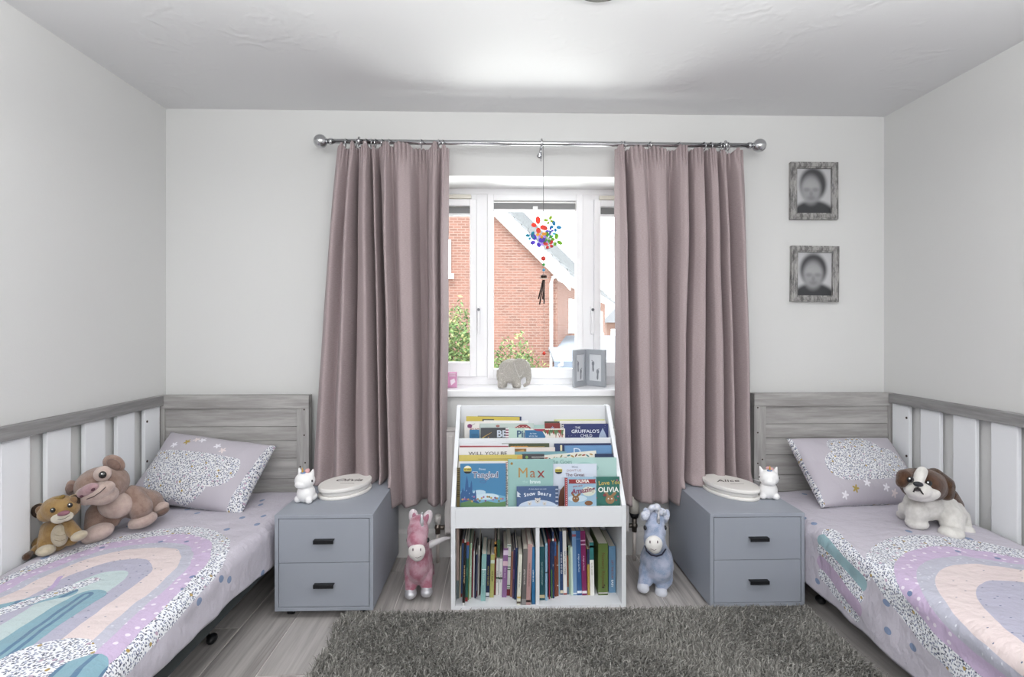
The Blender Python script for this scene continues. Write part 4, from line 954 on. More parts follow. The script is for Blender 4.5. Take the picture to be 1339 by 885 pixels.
for x_, y_, rr, s in ((52.5, 667, 9.5, -1), (96.5, 653, 7, 1)):
    e_ = blob('ear', [('e', p(x_, y_, .0), (rr*k, .016, rr*k*.95)), ('e', p(x_-s*5, y_+1, .0), (rr*k*.7, .016, rr*k*.7))], TAN, hd, .003, 3)
    blob('ear_rim', [('e', p(x_+s*1.5, y_+1, -.004), (rr*k*1.02, .014, rr*k))], cm('#3b2b20', .9), hd, .003, 2, label='dark brown ear rim')
    blob('ear_lining', [('e', p(x_-s*.4, y_+.6, -.018), (rr*k*.68, .008, rr*k*.68))], plush('#8b6a48'), hd, .003, 2)
blob('hair_tuft', [('e', p(75, 652, -.03), (9*k, .012, 3.2*k), (0, -.25, 0)), ('e', p(80, 650, -.03), (5*k, .01, 2.6*k), (0, -.5, 0))], plush('#8d6f32'), hd, .003, 2)
blob('tail', [('c', [p(52, 712, .0), p(46, 718, -.03), p(40, 724, -.05)], [.011, .010, .010])], TAN, t, .004, 3)
blob('tail_tuft', [('c', [p(40, 723, -.05), p(35, 728, -.07), p(31, 732, -.08)], [.010, .014, .004])], plush('#4d3526'), t, .004, 3, label='dark brown tail tuft')
# puppy
Y = 2.16; p, k = frame_at(0, 0, Y); k = (p(1216, 660)-p(1215, 660)).x
WF = plush('#d9d6d0', '#e6e3de'); DB = plush('#4b3122', '#5d3f2d')
t = thing('plush_puppy', 'white puppy soft toy with dark brown ears on the right bed', 'soft toy', (p(1220, 690).x, Y, .372))
dz = lambda o: o
blob('body', [('e', p(1207, 660, .0), (22*k, .065, 20*k)), ('e', p(1228, 662, .02), (22*k, .07, 18*k)), ('e', p(1243, 670, .02), (16*k, .06, 18*k)),
    ('c', [p(1200, 668, -.03), p(1197, 681, -.02)], [14*k, 11*k]), ('e', p(1199, 684, -.03), (13*k, .04, 7.5*k)), ('c', [p(1186, 665, .03), p(1183, 674, .08)], [10*k, 7*k]), ('e', p(1181, 673, .085), (7.5*k, .03, 6*k)),
    ('c', [p(1243, 675, -.03), p(1245, 690, -.06)], [15*k, 12*k]), ('e', p(1244, 696.5, -.09), (14*k, .045, 7.5*k)), ('c', [p(1254, 675, .02), p(1261, 690, .0)], [12*k, 9*k]), ('e', p(1263, 693.5, -.05), (8.5*k, .035, 7.5*k))], WF, t, .005, 4, lump=.002)
blob('back_patch', [('c', [p(1240, 648, .02), p(1250, 660, .03), p(1258, 671, .04)], [11*k, 9*k, 4*k])], DB, t, .005, 3, label='dark brown back patch')
hd = blob('head', [('e', p(1207, 633, -.06), (25*k, .07, 20*k)), ('e', p(1217, 634, -.05), (22*k, .06, 19*k)), ('e', p(1194, 635, -.06), (13*k, .055, 15*k))], DB, t, .005, 4)
blob('muzzle', [('e', p(1201, 640.5, -.112), (15*k, .040, 10.5*k)), ('e', p(1213, 644, -.105), (14*k, .035, 9*k)), ('e', p(1193, 640, -.105), (8*k, .035, 9*k)), ('e', p(1205, 648, -.085), (17*k, .04, 7*k)), ('c', [p(1200, 632, -.125), p(1203, 622, -.117), p(1206, 616, -.098)], [5.5*k, 6.5*k, 6*k])], WF, hd, .004, 3, label='white muzzle and blaze')
blob('nose', [('e', p(1200.7, 633, -.155), (6.3*k, .010, 3.2*k), (0, .15, 0))], cm('#2b2d33', .35), hd, .0025, 2, label='black nose')
b = BM(); tube(b, [p(1194.5, 643, -.15), p(1196, 640, -.154), p(1200, 639, -.156), p(1203.5, 641, -.155), p(1207, 646, -.148)], .0028, 6); tube(b, [p(1200.5, 636, -.156), p(1200, 640, -.156)], .0018, 6); obj('mouth', b, cm('#2e2a2a', .8), hd)
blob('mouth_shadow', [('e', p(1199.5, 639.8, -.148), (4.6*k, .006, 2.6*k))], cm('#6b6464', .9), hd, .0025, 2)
for x_, y_, d_ in ((1190.5, 627, -.121), (1214.5, 632, -.124)):
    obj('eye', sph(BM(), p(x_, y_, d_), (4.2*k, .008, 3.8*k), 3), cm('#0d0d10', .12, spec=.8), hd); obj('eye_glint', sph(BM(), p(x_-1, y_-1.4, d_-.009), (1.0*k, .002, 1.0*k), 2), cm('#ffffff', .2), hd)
blob('ear', [('c', [p(1192, 620, -.06), p(1183, 623, -.08), p(1179, 631, -.09)], [8*k, 9*k, 6.5*k])], DB, hd, .004, 4); blob('ear', [('c', [p(1222, 622, -.05), p(1234, 634, -.07), p(1237, 645, -.075)], [10*k, 12*k, 9*k])], plush('#3e281c', '#50351f'), hd, .004, 4)
# standing unicorn and pony
def pony(px0, lab, name, Y, P1, P2, MUZ, HOOF, spec):
    p, k = frame_at(0, 0, Y); q = lambda x, y, d=0: p(px0+x, y, d)
    t = thing(name, lab, 'soft toy', (q(0, 780).x, Y, 0)); M1 = plush(P1, P2, 22)
    hy = spec['hoof']; dx = spec['dx']
    z0 = lambda v: Vector((v.x, v.y, v.z))
    leg = []
    for s, (hx, hyy) in zip((-1, 1), hy):
        leg.append(('c', [q(s*dx*.9, 745, .02), q(s*dx, 758, .0), q(hx, hyy-7, -.01)], [11*k, 9.5*k, 7.5*k]))
    bd = blob('body', [('e', q(1, 736, .04), (spec['w']*k, .10, 26*k)), ('e', q(2, 728, .14), (spec['w']*.92*k, .11, 22*k)), ('c', [q(1, 722, .02), q(0, 700, -.02)], [15*k, 12*k])]+leg+
        [('c', [q(-10, 742, .24), q(-12, 758, .25), q(-12, 770, .25)], [10*k, 9*k, 8*k]), ('c', [q(12, 742, .24), q(13, 758, .25), q(13, 770, .25)], [10*k, 9*k, 8*k])], M1, t, .005, 4, lump=.002)
    hd = blob('head', [('e', q(-1, 694, -.03), (14*k, .05, 17*k)), ('e', q(0, 681, -.01), (12*k, .04, 13*k if spec.get('mane') else 8*k)), ('e', q(-2, 706, -.05), (13.5*k, .055, 14*k))], M1, t, .004, 4)
    blob('muzzle', [('e', q(-2.5, spec['my'], -.095), (11*k, .03, 10.5*k)), ('e', q(-1.5, spec['my']+4, -.092), (8.5*k, .03, 8*k))], plush(MUZ), hd, .0035, 3, label='white muzzle')
    my = spec['my']; thread([q(-7, my+6.2, -.120), q(-2, my+8.5, -.1235), q(3.5, my+6, -.120)], .0009, cm('#6d5560', .7), hd, 'mouth')
    for s in (-1, 1): obj('nostril', sph(BM(), q(-2.5+s*5, my-2.5, -.1235), (.7*k, .003, 2*k), 2), cm('#6d5560', .7), hd)
    for s in (-1, 1): obj('eye', sph(BM(), q(-1+s*13, spec['ey'], -.048), (.007, .012, 3.2*k), 3), cm('#15151a', .15, spec=.7), hd)
    for s, (ex, ey, rx_, rz_, ro) in zip((-1, 1), spec['ears']):
        blob('ear', [('e', q(ex, ey, .0), (rx_*k, .016, rz_*k), (0, ro, 0))], plush(spec['earc']), hd, .003, 3)
        blob('ear_lining', [('e', q(ex-s*1.2, ey+1, -.013), (rx_*.5*k, .008, rz_*.66*k), (0, ro, 0))], plush(spec['linc']), hd, .003, 2)
    sil = cm('#c3c3c8', .3, metal=.45, bump=.4, bscale=200)
    c0, c1 = q(*spec['horn'][0]), q(*spec['horn'][1]); b = BM(); cyl(b, c0, c1, spec['horn'][2]*k, .0025, 14)
    pts = []
    for j in range(33):
        f = j/32; a = f*2*PI*4; r_ = (spec['horn'][2]*k)*(1-f)+.003*f; pts.append(c0.lerp(c1, f)+Vector((r_*math.cos(a), r_*math.sin(a), 0)))
    tube(b, pts, .0016, 5); obj('horn', b, sil, hd, label='silver horn')
    if spec.get('mane'):
        r = random.Random(5); it = []
        for j in range(26): a = r.uniform(-1, 1); it.append(('e', q(-1+a*15, spec['mane']+abs(a)**1.7*11+r.uniform(-2, 3), r.uniform(-.03, .03)), (4*k, .012, 4.6*k)))
        blob('mane', it, plush(spec['manec'], '#e6e8f2', 90), hd, .003, 1, label='pale curly mane')
    for s, (hx, hyy) in zip((-1, 1), hy):
        o = blob('hoof', [('e', q(hx, hyy, -.02), (8*k, .032, 6.5*k)), ('e', q(hx, hyy-5, -.01), (7.5*k, .028, 6*k))], plush(HOOF) if not spec['silver'] else sil, t, .0035, 3, label=spec['hoofl'])
    for s in (-1, 1): blob('hoof', [('e', q(s*12.5, 773, .24), (8*k, .03, 6*k))], plush(HOOF) if not spec['silver'] else sil, t, .004, 3, label=spec['hoofl'])
    return t, q, k
t, q, k = pony(547.5, 'pink unicorn soft toy with silver horn standing left of the bookcase', 'plush_unicorn', 2.36, '#a85c72', '#c49aa8', '#e3ddda', '#c9c9cf',
    dict(hoof=((-10.5, 776), (10.5, 773.5)), dx=9, w=17.5, my=721, ey=706, ears=((-6.5, 676, 6.5, 11, -.15), (11, 678, 6.5, 12, .35)), earc='#d9ccd2', linc='#b3748a', horn=((3.5, 692, -.055), (4.3, 669.5, -.05), 3.6), silver=True, hoofl='silver hoof'))
blob('white_ribbon', [('c', [q(14.5, 712, .02), q(24, 708, .03), q(33, 704.5, .05), q(41, 703, .06)], [5*k, 4*k, 3*k, 1.5*k])], cm('#d9d6d8', .35), t, .003, 3, label='white satin ribbon sticking out to the right')
t, q, k = pony(857.5, 'pale blue pony soft toy with curly mane and dark collar standing right of the bookcase', 'plush_pony', 2.39, '#8a9dbe', '#b9bfd6', '#e9e6e2', '#cfd2dd',
    dict(hoof=((-16.5, 768), (7, 774)), dx=13, w=21.5, my=711, ey=690, ears=((-11.5, 673, 5, 10, -.25), (13, 675, 5, 10, .3)), earc='#b9c1d8', linc='#d3d6e2', horn=((3, 686, -.055), (4, 666, -.05), 2.6), silver=False, hoofl='pale hoof', mane=664, manec='#c3cbe0'))
b = BM(); tube(b, [q(-13.5, 714, -.03), q(-12, 720, -.065), q(-6, 725.5, -.088), q(1, 727, -.092), q(8, 725, -.085), q(13, 718, -.05)], .0035, 6); obj('collar', b, cm('#26243d', .5), t, label='dark navy collar')
# ---------------------------------------------------------------- bookcase
bx0, bx1 = -.197, .556; T = .018; YBF = 2.262; YBT = 2.61; ZB = .82
bc = thing('bookcase', 'white sloping display bookcase full of picture books under the window', 'bookcase', ((bx0+bx1)/2, 2.45, 0))
for x0 in (bx0, bx1-T):
    t = BM(); M = Matrix(((0, 1, 0, 0), (1, 0, 0, 0), (0, 0, 1, 0), (0, 0, 0, 1)))
    prism(t, [(YBF, 0), (YBF, .44), (YBT-.03, ZB-.012), (YBT-.02, ZB), (YBT+.04, ZB), (YBT+.04, 0)], x0, x0+T, M); bmesh.ops.recalc_face_normals(t, faces=t.faces)
    obj('side_panel', t, WHITE, bc)
xi0, xi1 = bx0+T, bx1-T
obj('back_panel', mb(xi0, xi1, YBT+.005, YBT+.02, 0, ZB, bev=.001), WHITE, bc)
obj('bottom_board', mb(xi0, xi1, YBF, YBT+.005, 0, .012), WHITE, bc)
obj('front_panel', mb(xi0, xi1, YBF, YBF+.016, .347, .433, bev=.001), WHITE, bc)
obj('shelf_board', mb(xi0, xi1, YBF+.016, YBT+.005, .352, .366), WHITE, bc)
xd = XY(702.7, 2.28); obj('divider', mb(xd-.008, xd+.008, YBF+.004, YBT+.005, .012, .352), WHITE, bc)
# two stepped tiers above the lowest display slot
obj('tier_front', mb(xi0, xi1, 2.380, 2.392, .366, .556), WHITE, bc); obj('tier_floor', mb(xi0, xi1, 2.392, 2.484, .455, .467), WHITE, bc)
obj('tier_front', mb(xi0, xi1, 2.484, 2.496, .455, .684, bev=.001), WHITE, bc); obj('tier_floor', mb(xi0, xi1, 2.496, YBT+.005, .575, .587), WHITE, bc)
SAT[0] = .82
PAGE = cm('#d3ccbf', .85)
def mk_book(label, group, M, w, h, t, col, spine=None, hard=True, page=None):
    """local: width X (spine at -X), thickness Y (front cover at -Y), height Z from 0"""
    o = bpy.data.objects.new('book', None); COL.objects.link(o); o.empty_display_size = .03; o.matrix_world = M; WM[o] = M
    tag(o, label, 'book', group); g = .0016 if hard else .0005; i = .003 if hard else .0003
    b = BM(); box(b, -w/2, w/2, -t/2, -t/2+g, 0, h, bev=.0003); box(b, -w/2, w/2, t/2-g, t/2, 0, h, bev=.0003); box(b, -w/2-.0006, -w/2+g, -t/2, t/2, 0, h, bev=.0003)
    obj('cover', b, cm(col, .4), o, world=False)
    obj('pages', mb(-w/2+g, w/2-i, -t/2+g, t/2-g, i, h-i), page or PAGE, o, world=False)
    return o
def facep(o, t, poly, col, name='picture', lift=.0004, parent=None):
    return obj(name, prism(BM(), poly, -t/2-lift-.0003, -t/2-lift+.0002), cm(col, .45), o, world=False)
def facet(o, t, s, x, z, size, col, shear=0., bold=0., sx=1., lift=.0012, rz=0.):
    return obj('lettering', textmesh(s, size, Matrix.Translation((x, -t/2-lift, z)) @ FRONT @ Matrix.Rotation(rz, 4, 'Z'), shear, bold, sx=sx), cm(col, .45), o, world=False)
# ---- spines on the lower shelf: px left,right,top,bottom, colour, label, bands[(f0,f1,col)], text (string,colour,size) , lean deg
G1 = 'picture books on the lower shelf'
def q1(c): return 590+c/7.375
def q2(c): return 700+c/7.375
def qy(c): return 680+c/7.375
L = [
 (50, 76, 80, 750, '#b79e92', 'tall beige-pink book with grey foot, leftmost on the lower shelf', [(0, .26, '#6f7d7f')], None, 0),
 (78, 90, 255, 745, '#d8cfae', 'thin cream book second from the left on the lower shelf', [], None, -1),
 (87, 106, 180, 735, '#46659c', 'blue book with red head, left end of the lower shelf', [(.93, 1, '#a33a3a'), (0, .06, '#8f3a3a')], None, -2),
 (106, 130, 215, 822, '#24201e', 'black book with cream and orange spine lettering and white foot, left lower shelf', [(0, .05, '#dadada')], ('BIG BOOK OF TALES', '#d6b380', .0075), -1.5),
 (131, 160, 205, 780, '#2f6a5d', 'book with red head, blue band and green lower spine, left lower shelf', [(.94, 1, '#b23a36'), (.72, .94, '#3f69a5'), (0, .07, '#8e2c2c')], ('story time', '#7fc09a', .008), -1.5),
 (158, 170, 230, 765, '#71803a', 'thin olive book next to a mint one, left lower shelf', [], None, -1.5),
 (170, 192, 222, 755, '#9fbfa3', 'mint-green book with white spine lettering, left lower shelf', [], ('WHERE IS IT', '#f0f4ee', .009), -1),
 (194, 207, 270, 742, '#7b2a33', 'thin maroon book right of the mint one, left lower shelf', [], None, -1),
 (209, 221, 295, 742, '#cfcdd0', 'thin white book right of the maroon one, left lower shelf', [], None, -1),
 (223, 240, 330, 750, '#28304f', 'thin navy book left of a grey-lilac one, left lower shelf', [], None, -2),
 (240, 253, 345, 735, '#8d8ba0', 'thin grey-lilac book, left lower shelf', [(0, .15, '#6e3440')], None, -1),
 (256, 266, 240, 728, '#d9d5cb', 'very thin ivory book left of the aqua one, lower shelf', [], None, -1),
 (267, 276, 285, 722, '#56423c', 'very thin brown book beside the aqua one, lower shelf', [], None, -1),
 (284, 330, 325, 780, '#7fb0ae', 'aqua book with pale lettering on its spine, left lower shelf', [(.66, .68, '#e7efee')], ('my first stories', '#b9dad7', .010), -1.5),
 (332, 368, 332, 737, '#27305a', 'navy book with mustard lettering right of the aqua one', [(.02, .10, '#dfe2ea')], ('AROUND THE FARM', '#c7b451', .0085), -1.5),
 (370, 410, 335, 745, '#aca95c', 'olive-yellow book with dark lettering, left lower shelf', [(.8, .88, '#c6d3c0')], ('THE BEAR', '#5c5a2e', .0095), -1.5),
 (408, 428, 205, 722, '#7c2a2b', 'dark red book with orange head, left lower shelf', [(.70, 1, '#b07b31'), (.90, .95, '#e9e2cf')], None, -1),
 (430, 454, 370, 722, '#e2e1e0', 'short white book with grey lettering, left of its white twin', [(.44, .5, '#3f6b4a')], ('in the woods', '#8f8f8f', .009), -1),
 (444, 472, 213, 368, '#3b6a43', None, [], None, 0),
 (458, 492, 374, 726, '#e6e5e3', 'short white book with grey lettering, left of the purple one', [(.44, .5, '#4a4f46')], ('on the farm', '#8f8f8f', .009), -1),
 (487, 535, 272, 745, '#8b5f94', 'purple book with pink blossom on its spine, left lower shelf', [(.64, .74, '#d6b3c2'), (.86, .96, '#dcc7e0')], ('fairy story', '#d9bfe0', .010), -2),
 (527, 566, 235, 730, '#dfe3dd', 'white book with green stripes and dark red foot, left lower shelf', [(0, .13, '#7d2630'), (.14, .16, '#3f7a55'), (.19, .21, '#3f7a55'), (.5, .52, '#3f7a55'), (.55, .57, '#3f7a55'), (.75, .77, '#3f7a55'), (.96, .98, '#3f7a55')], None, -1.5),
 (566, 588, 305, 742, '#a16b55', 'brown-orange book right of the green-striped one', [], None, -2),
 (588, 606, 290, 757, '#4b3a63', 'dark purple book left of the navy one, left lower shelf', [(.4, .6, '#6f4f84')], None, -1.5),
 (608, 630, 270, 768, '#253a63', 'navy book left of the cream one, left lower shelf', [], None, -1.5),
 (632, 668, 332, 822, '#dcdccb', 'cream book with small grey lettering, left lower shelf', [(.03, .07, '#5a4a3e'), (.13, .17, '#c9a94f')], ('little book of calm', '#8d8b82', .008), -2.2),
 (676, 722, 288, 830, '#6a6664', 'dark grey book left of the dusty-pink one', [(0, .11, '#8f8d8c')], ('going on a walk', '#d5cfcb', .0095), -2),
 (720, 765, 240, 826, '#b98f8d', 'dusty-pink book with dark lettering in the left bay', [(.045, .085, '#40302f')], ('HAPPY IN OUR WORLD', '#7c5855', .0085), -1.8),
 (778, 810, 265, 818, '#2f74ab', 'bright blue book at the right end of the left bay', [(.0, .03, '#2b5f8f')], ('under the sea', '#dfe8ef', .0085), .5),
 (811, 821, 240, 800, '#8b8557', 'thin olive book squeezed against the divider', [], None, 0),
]
R = [
 (38, 92, 262, 778, '#235660', 'dark teal book at the left end of the right bay', [(.04, .10, '#c9b98c')], ('THE COMPLETE STORY', '#9fc0c0', .009), .5),
 (95, 117, 232, 782, '#88b3cf', 'light blue book next to the dark teal one', [(.48, .5, '#2e3a46')], None, 0),
 (118, 131, 185, 748, '#27385e', 'thin navy book with red head, right bay', [(.93, 1, '#a4393c'), (0, .03, '#a4393c')], None, 0),
 (132, 141, 190, 770, '#a12c40', 'very thin crimson book, right bay', [], None, .5),
 (142, 152, 183, 745, '#31508a', 'very thin blue book with red head, right bay', [(.93, 1, '#a4393c')], None, .5),
 (153, 166, 210, 760, '#45763f', 'green-footed navy book, right bay', [(.5, 1, '#2b3e68')], None, .5),
 (167, 184, 118, 762, '#2a3d69', 'tall navy book with white emblem near its head, right bay', [(.86, .90, '#dfe3ea')], ('sea', '#cfd8e2', .007), .5),
 (186, 206, 185, 745, '#84412e', 'rust book with blue band and red head, right bay', [(.95, 1, '#b23a38'), (.70, .95, '#3b62a0')], None, .5),
 (208, 224, 250, 742, '#8a4a31', 'thin rust-brown book with pale specks, right bay', [(.2, .22, '#e0d2c6'), (.6, .62, '#e0d2c6')], None, .5),
 (226, 238, 215, 725, '#8fc0d8', 'thin sky-blue book, right bay', [], None, .5),
 (239, 270, 115, 727, '#28406f', 'tall navy book with white lettering, right bay', [(.02, .07, '#d7c9a8')], ('THE BEAR AND SEA', '#e4e8ee', .010), .8),
 (271, 306, 110, 728, '#e6e3de', 'tall white book with dark lettering and red foot, right bay', [(0, .025, '#a3342e')], ('WHAT A DAY OUTSIDE', '#3c4a6a', .009), .8),
 (308, 324, 120, 725, '#8b4c31', 'rust book with yellow-black head, right bay', [(.62, 1, '#3b3a35'), (.7, .76, '#c9a93b'), (.0, .12, '#567a96')], None, .8),
 (326, 342, 255, 720, '#a9c8ae', 'thin mint book left of a paler one, right bay', [], None, .8),
 (344, 366, 265, 737, '#bfd6c3', 'pale mint book beside the sky-blue one, right bay', [], None, 1),
 (362, 402, 113, 735, '#6f97c4', 'tall light blue book with red motif near its head, right bay', [(.91, .95, '#9a4a55'), (.02, .04, '#d8e1ec')], None, 1),
 (404, 450, 110, 735, '#2c5b97', 'tall royal-blue book with handwriting on its spine', [(.03, .07, '#e6ebf2'), (.86, .88, '#4a79b3')], ('A Night on the Moon', '#cfdcec', .0085), 1.5),
 (452, 500, 113, 737, '#85225c', 'tall magenta book with handwriting on its spine', [(.03, .07, '#e6e2e6'), (.84, .86, '#cfa3c0'), (.78, .80, '#cfa3c0')], ('A Night at Home', '#dbb7cf', .0085), 1.8),
 (505, 528, 290, 736, '#b0913a', 'mustard book with navy head, right bay', [(.67, 1, '#2a3560')], None, 1),
 (530, 570, 225, 740, '#e4e3dc', 'white book with teal head, right bay', [(.67, 1, '#2b7a7a'), (.90, .94, '#dfeae8')], ('by the stream', '#8a8f84', .009), 1),
 (606, 702, 238, 738, '#5b7234', 'thick green book with brown lettering, right bay', [(.0, .012, '#4e642c'), (.03, .055, '#b9b3b4')], ('Nursery Rhymes', '#6b4a23', .020), 0),
 (706, 776, 265, 715, '#5f8db3', 'thick blue lift-the-flap board book at the right end', [], ('LIFT THE FLAP', '#a34b3a', .012), 0),
]
def spinebook(r, conv):
    a, b_, ct, cb, col, lab, bands, txt, lean = r
    pl, pr = conv(a), conv(b_); yt, yb = qy(ct), qy(cb)
    if lab is None:
        lab = 'green book set back behind the two short white books, left lower shelf'; yb = qy(725); floor_ = True
    Yf = 1.188*690/(yb-430)/ (math.cos(TH)); Yf = max(Yf, YBF+.006)
    if ct == 213: Yf = 2.375
    xa = XY(pl, Yf); xb_ = XY(pr, Yf); t = (xb_-xa)*.97; h = (yb-yt)/690*Yf
    h = min(h, .327); d = min(.235, YBT-.004-Yf); d = max(.16, min(d, h*.86+.02)) if YBT-.004-Yf > .16 else YBT-.004-Yf
    M = Matrix.Translation(((xa+xb_)/2, Yf+d/2, .0125)) @ Matrix.Rotation(math.radians(-lean), 4, 'Y') @ Matrix.Rotation(PI/2, 4, 'Z')
    o = mk_book(lab, G1, M, d, h, t, col)
    xs = -d/2-.0006
    for f0, f1, c in bands:
        obj('spine_band', mb(xs-.0004, xs+.0003, -t/2+.0001, t/2-.0001, f0*h+.0003, f1*h-.0003), cm(c, .45), o, world=False)
    if txt:
        s, c, sz = txt; sz = min(sz, t*.85)
        # reads top to bottom, facing -X (towards the room)
        Mt = Matrix.Translation((xs-.0008, 0, h*.5)) @ Matrix(((0, 0, -1, 0), (0, -1, 0, 0), (-1, 0, 0, 0), (0, 0, 0, 1)))
        Mt = Matrix.Translation((xs-.0008, 0, h*.5)) @ Matrix(((0, 0, -1, 0), (0, -1, 0, 0), (-1, 0, 0, 0), (0, 0, 0, 1)))
        obj('lettering', textmesh(s, sz, Mt, sx=1.1), cm(c, .5), o, world=False)
    return o, d, h, t, xs
for r in L: spinebook(r, q1)
for r in R:
    o, d, h, t, xs = spinebook(r, q2)
    if r[0] == 606:
        b = BM(); sph(b, (xs, 0, h*.15), (.0006, .006, .005), 2); sph(b, (xs, -.005, h*.19), (.0006, .004, .004), 2); obj('spine_motif', b, cm('#3c2417', .5), o, world=False)
    if r[0] == 706:
        obj('lettering', textmesh('BABY', .014, Matrix.Translation((xs-.0008, -.0, h*.2)) @ Matrix(((0, 0, -1, 0), (0, -1, 0, 0), (-1, 0, 0, 0), (0, 0, 0, 1)))), cm('#f2f4f6', .5), o, world=False)
# ---- face-out books; pixel box in crop coords of the display zone
def c3(cx_, cy_): return 580+cx_/5.356, 520+cy_/5.356
G2 = {1: 'face-out picture books in the lowest display tier', 2: 'face-out picture books in the middle display tier', 3: 'face-out picture books in the top display tier'}
def face(tier, xa, xb_, ct, Y, zb, col, label, tilt=-4, roll=0., t=.006, hard=True, ctr=None):
    pl, pt = c3(xa, ct); pr, _ = c3(xb_, ct)
    A = atY(pl, pt, Y); B_ = atY(pr, pt, Y); w = B_.x-A.x; h = (A.z-zb)
    M = Matrix.Translation(((A.x+B_.x)/2, Y-math.sin(math.radians(-tilt))*h, zb)) @ Matrix.Rotation(math.radians(tilt), 4, 'X') @ Matrix.Rotation(roll, 4, 'Y')
    h /= math.cos(math.radians(tilt))
    return mk_book(label, G2[tier], M, w, h, t, col, hard=hard), w, h, t
# top tier (back to front)
z3 = .588
o, w, h, t = face(3, 235, 540, 130, 2.585, z3, '#2b3f72', 'navy book rising behind the yellow one, top tier', roll=.02)
o, w, h, t = face(3, 155, 528, 133, 2.577, z3, '#c9b23f', 'bright yellow book at the back left of the top tier', roll=.018)
obj('picture', mb(-w*.2, w*.02, -t/2-.001, -t/2, h-.022, h-.012), cm('#4a4a45', .5), o, world=False)
o, w, h, t = face(3, 280, 590, 160, 2.568, z3, '#e2e1de', 'white book with plain top behind the grey-green one, top tier', roll=.014)
o, w, h, t = face(3, 147, 330, 165, 2.560, z3, '#e0dcd6', 'white book with purple flower at the left of the top tier')
facep(o, t, ell(-w*.30, h-.022, .012, .010, 10), '#8d3a75'); facep(o, t, [(-w*.42, h-.03), (-w*.36, h-.028), (-w*.1, h-.01), (-w*.1, h-.012)], '#5a4a5a', lift=.0009); facet(o, t, 'BUGS', -w*.07, h-.042, .024, '#a8403f', rz=-.1); facep(o, t, ell(-w*.25, .02, .012, .03, 12), '#2f6f6a')
o, w, h, t = face(3, 633, 720, 190, 2.568, z3, '#a9c9c4', 'pale mint book between the left and right groups of the top tier', roll=-.03)
o, w, h, t = face(3, 255, 632, 180, 2.552, z3, '#b8c6c1', 'grey-green book with red scalloped roof picture, top tier')
facep(o, t, [(w*.08, h-.045), (w*.5-.01, h-.045), (w*.44, h-.02), (w*.36, h-.006), (w*.24, h-.006), (w*.15, h-.02)], '#9a3038')
for j in range(7): facep(o, t, ell(w*.16+j*.009, h-.016-.004*(j % 2), .003, .0022, 8), '#d9a9a2', lift=.001)
facep(o, t, ell(-w*.17, h-.012, .010, .006, 8), '#a1625a')
o, w, h, t = face(3, 183, 250, 224, 2.532, z3, '#2f6f9e', 'small blue book in front of the flower cover, top tier')
for z_ in (.02, .028, .036): obj('print_line', mb(-w*.3, w*.4, -t/2-.001, -t/2, h-z_-.002, h-z_), cm('#1f4a73', .5), o, world=False)
o, w, h, t = face(3, 262, 450, 210, 2.540, z3, '#45484c', 'charcoal book with silver capitals, top tier')
facet(o, t, 'BE', w*.27, h-.030, .046, '#c9d2e2', bold=.0012); facep(o, t, [(-w*.45, h-.05), (-w*.1, h-.022), (-w*.1, h-.020), (-w*.45, h-.045)], '#c19a4a', lift=.0009)
facep(o, t, ell(-w*.42, h-.055, .012, .010, 10), '#8a9a3e')
for j, (a_, b2) in enumerate(((-.3, .06), (-.15, .055), (-.22, .045), (-.05, .06))): facep(o, t, ell(w*a_, h-b2, .003, .003, 8), ('#a34a42', '#6f8d52', '#b98a4a', '#7b5a8f')[j])
o, w, h, t = face(3, 435, 600, 212, 2.531, z3, '#b3d0c2', 'mint book with red-striped spine and navy title, top tier')
facet(o, t, 'Pip', w*.2, h-.029, .044, '#33567d', bold=.0012)
for j in range(6): obj('spine_stripe', mb(-w/2-.0002, -w/2+.014, -t/2-.0008, -t/2, h-.012-j*.0125, h-.006-j*.0125), cm('#8c3c5a', .5), o, world=False)
obj('spine_strip', mb(-w/2, -w/2+.014, -t/2-.0004, -t/2, .001, h-.001), cm('#e8dfe2', .5), o, world=False)
o, w, h, t = face(3, 708, 812, 165, 2.575, z3, '#3f4a3a', 'dark green-topped book behind the red one, top tier')
o, w, h, t = face(3, 709, 815, 178, 2.565, z3, '#8e2e2c', 'dark red book right of centre in the top tier'); facep(o, t, star(-.0, h-.022, .010), '#8f8aa8')
o, w, h, t = face(3, 775, 1128, 152, 2.590, z3, '#cdd08a', 'pale lime-edged book at the back right of the top tier')
o, w, h, t = face(3, 800, 1134, 162, 2.580, z3, '#e1dfdc', 'white book just behind the dark blue winter cover, top tier', t=.01)
o, w, h, t = face(3, 568, 850, 217, 2.522, z3, '#e0dad3', 'white book with blue triangle, holly and red capitals, top tier')
facep(o, t, [(-w/2+.001, .002), (-w/2+.001, h-.006), (-w*.08, h-.006), (w*.02, h-.038), (-w*.15, h-.075), (-w*.3, .002)], '#2c6ba0'); facep(o, t, [(-w*.3, h-.001), (w*.0, h-.001), (w*.04, h-.014), (-w*.2, h-.010)], '#a8324a', lift=.0009)
for j, s_ in enumerate(('ho hum', 'all the day', 'to eat')): facet(o, t, s_, -w*.29, h-.022-j*.012, .010, '#cfe0ee', lift=.0016)
for j in range(9):
    x_ = w*(.0+.052*j); facep(o, t, [(x_-.010, h-.008), (x_+.010, h-.004), (x_+.004, h-.024-.006*(j % 3))], ('#4a6d45', '#9c3b34', '#55764a')[j % 3], lift=.0010+.0003*(j % 2))
facep(o, t, ell(-w*.42, .066, .012, .008, 10), '#9c2b36', lift=.0010); facet(o, t, 'I W', w*.36, h-.034, .026, '#b23a3c'); facet(o, t, 'To Be', w*.32, h-.056, .026, '#b23a3c')
o, w, h, t = face(3, 826, 1156, 183, 2.545, z3, '#2b3672', 'dark blue winter-night book with white tree at the right of the top tier', t=.008)
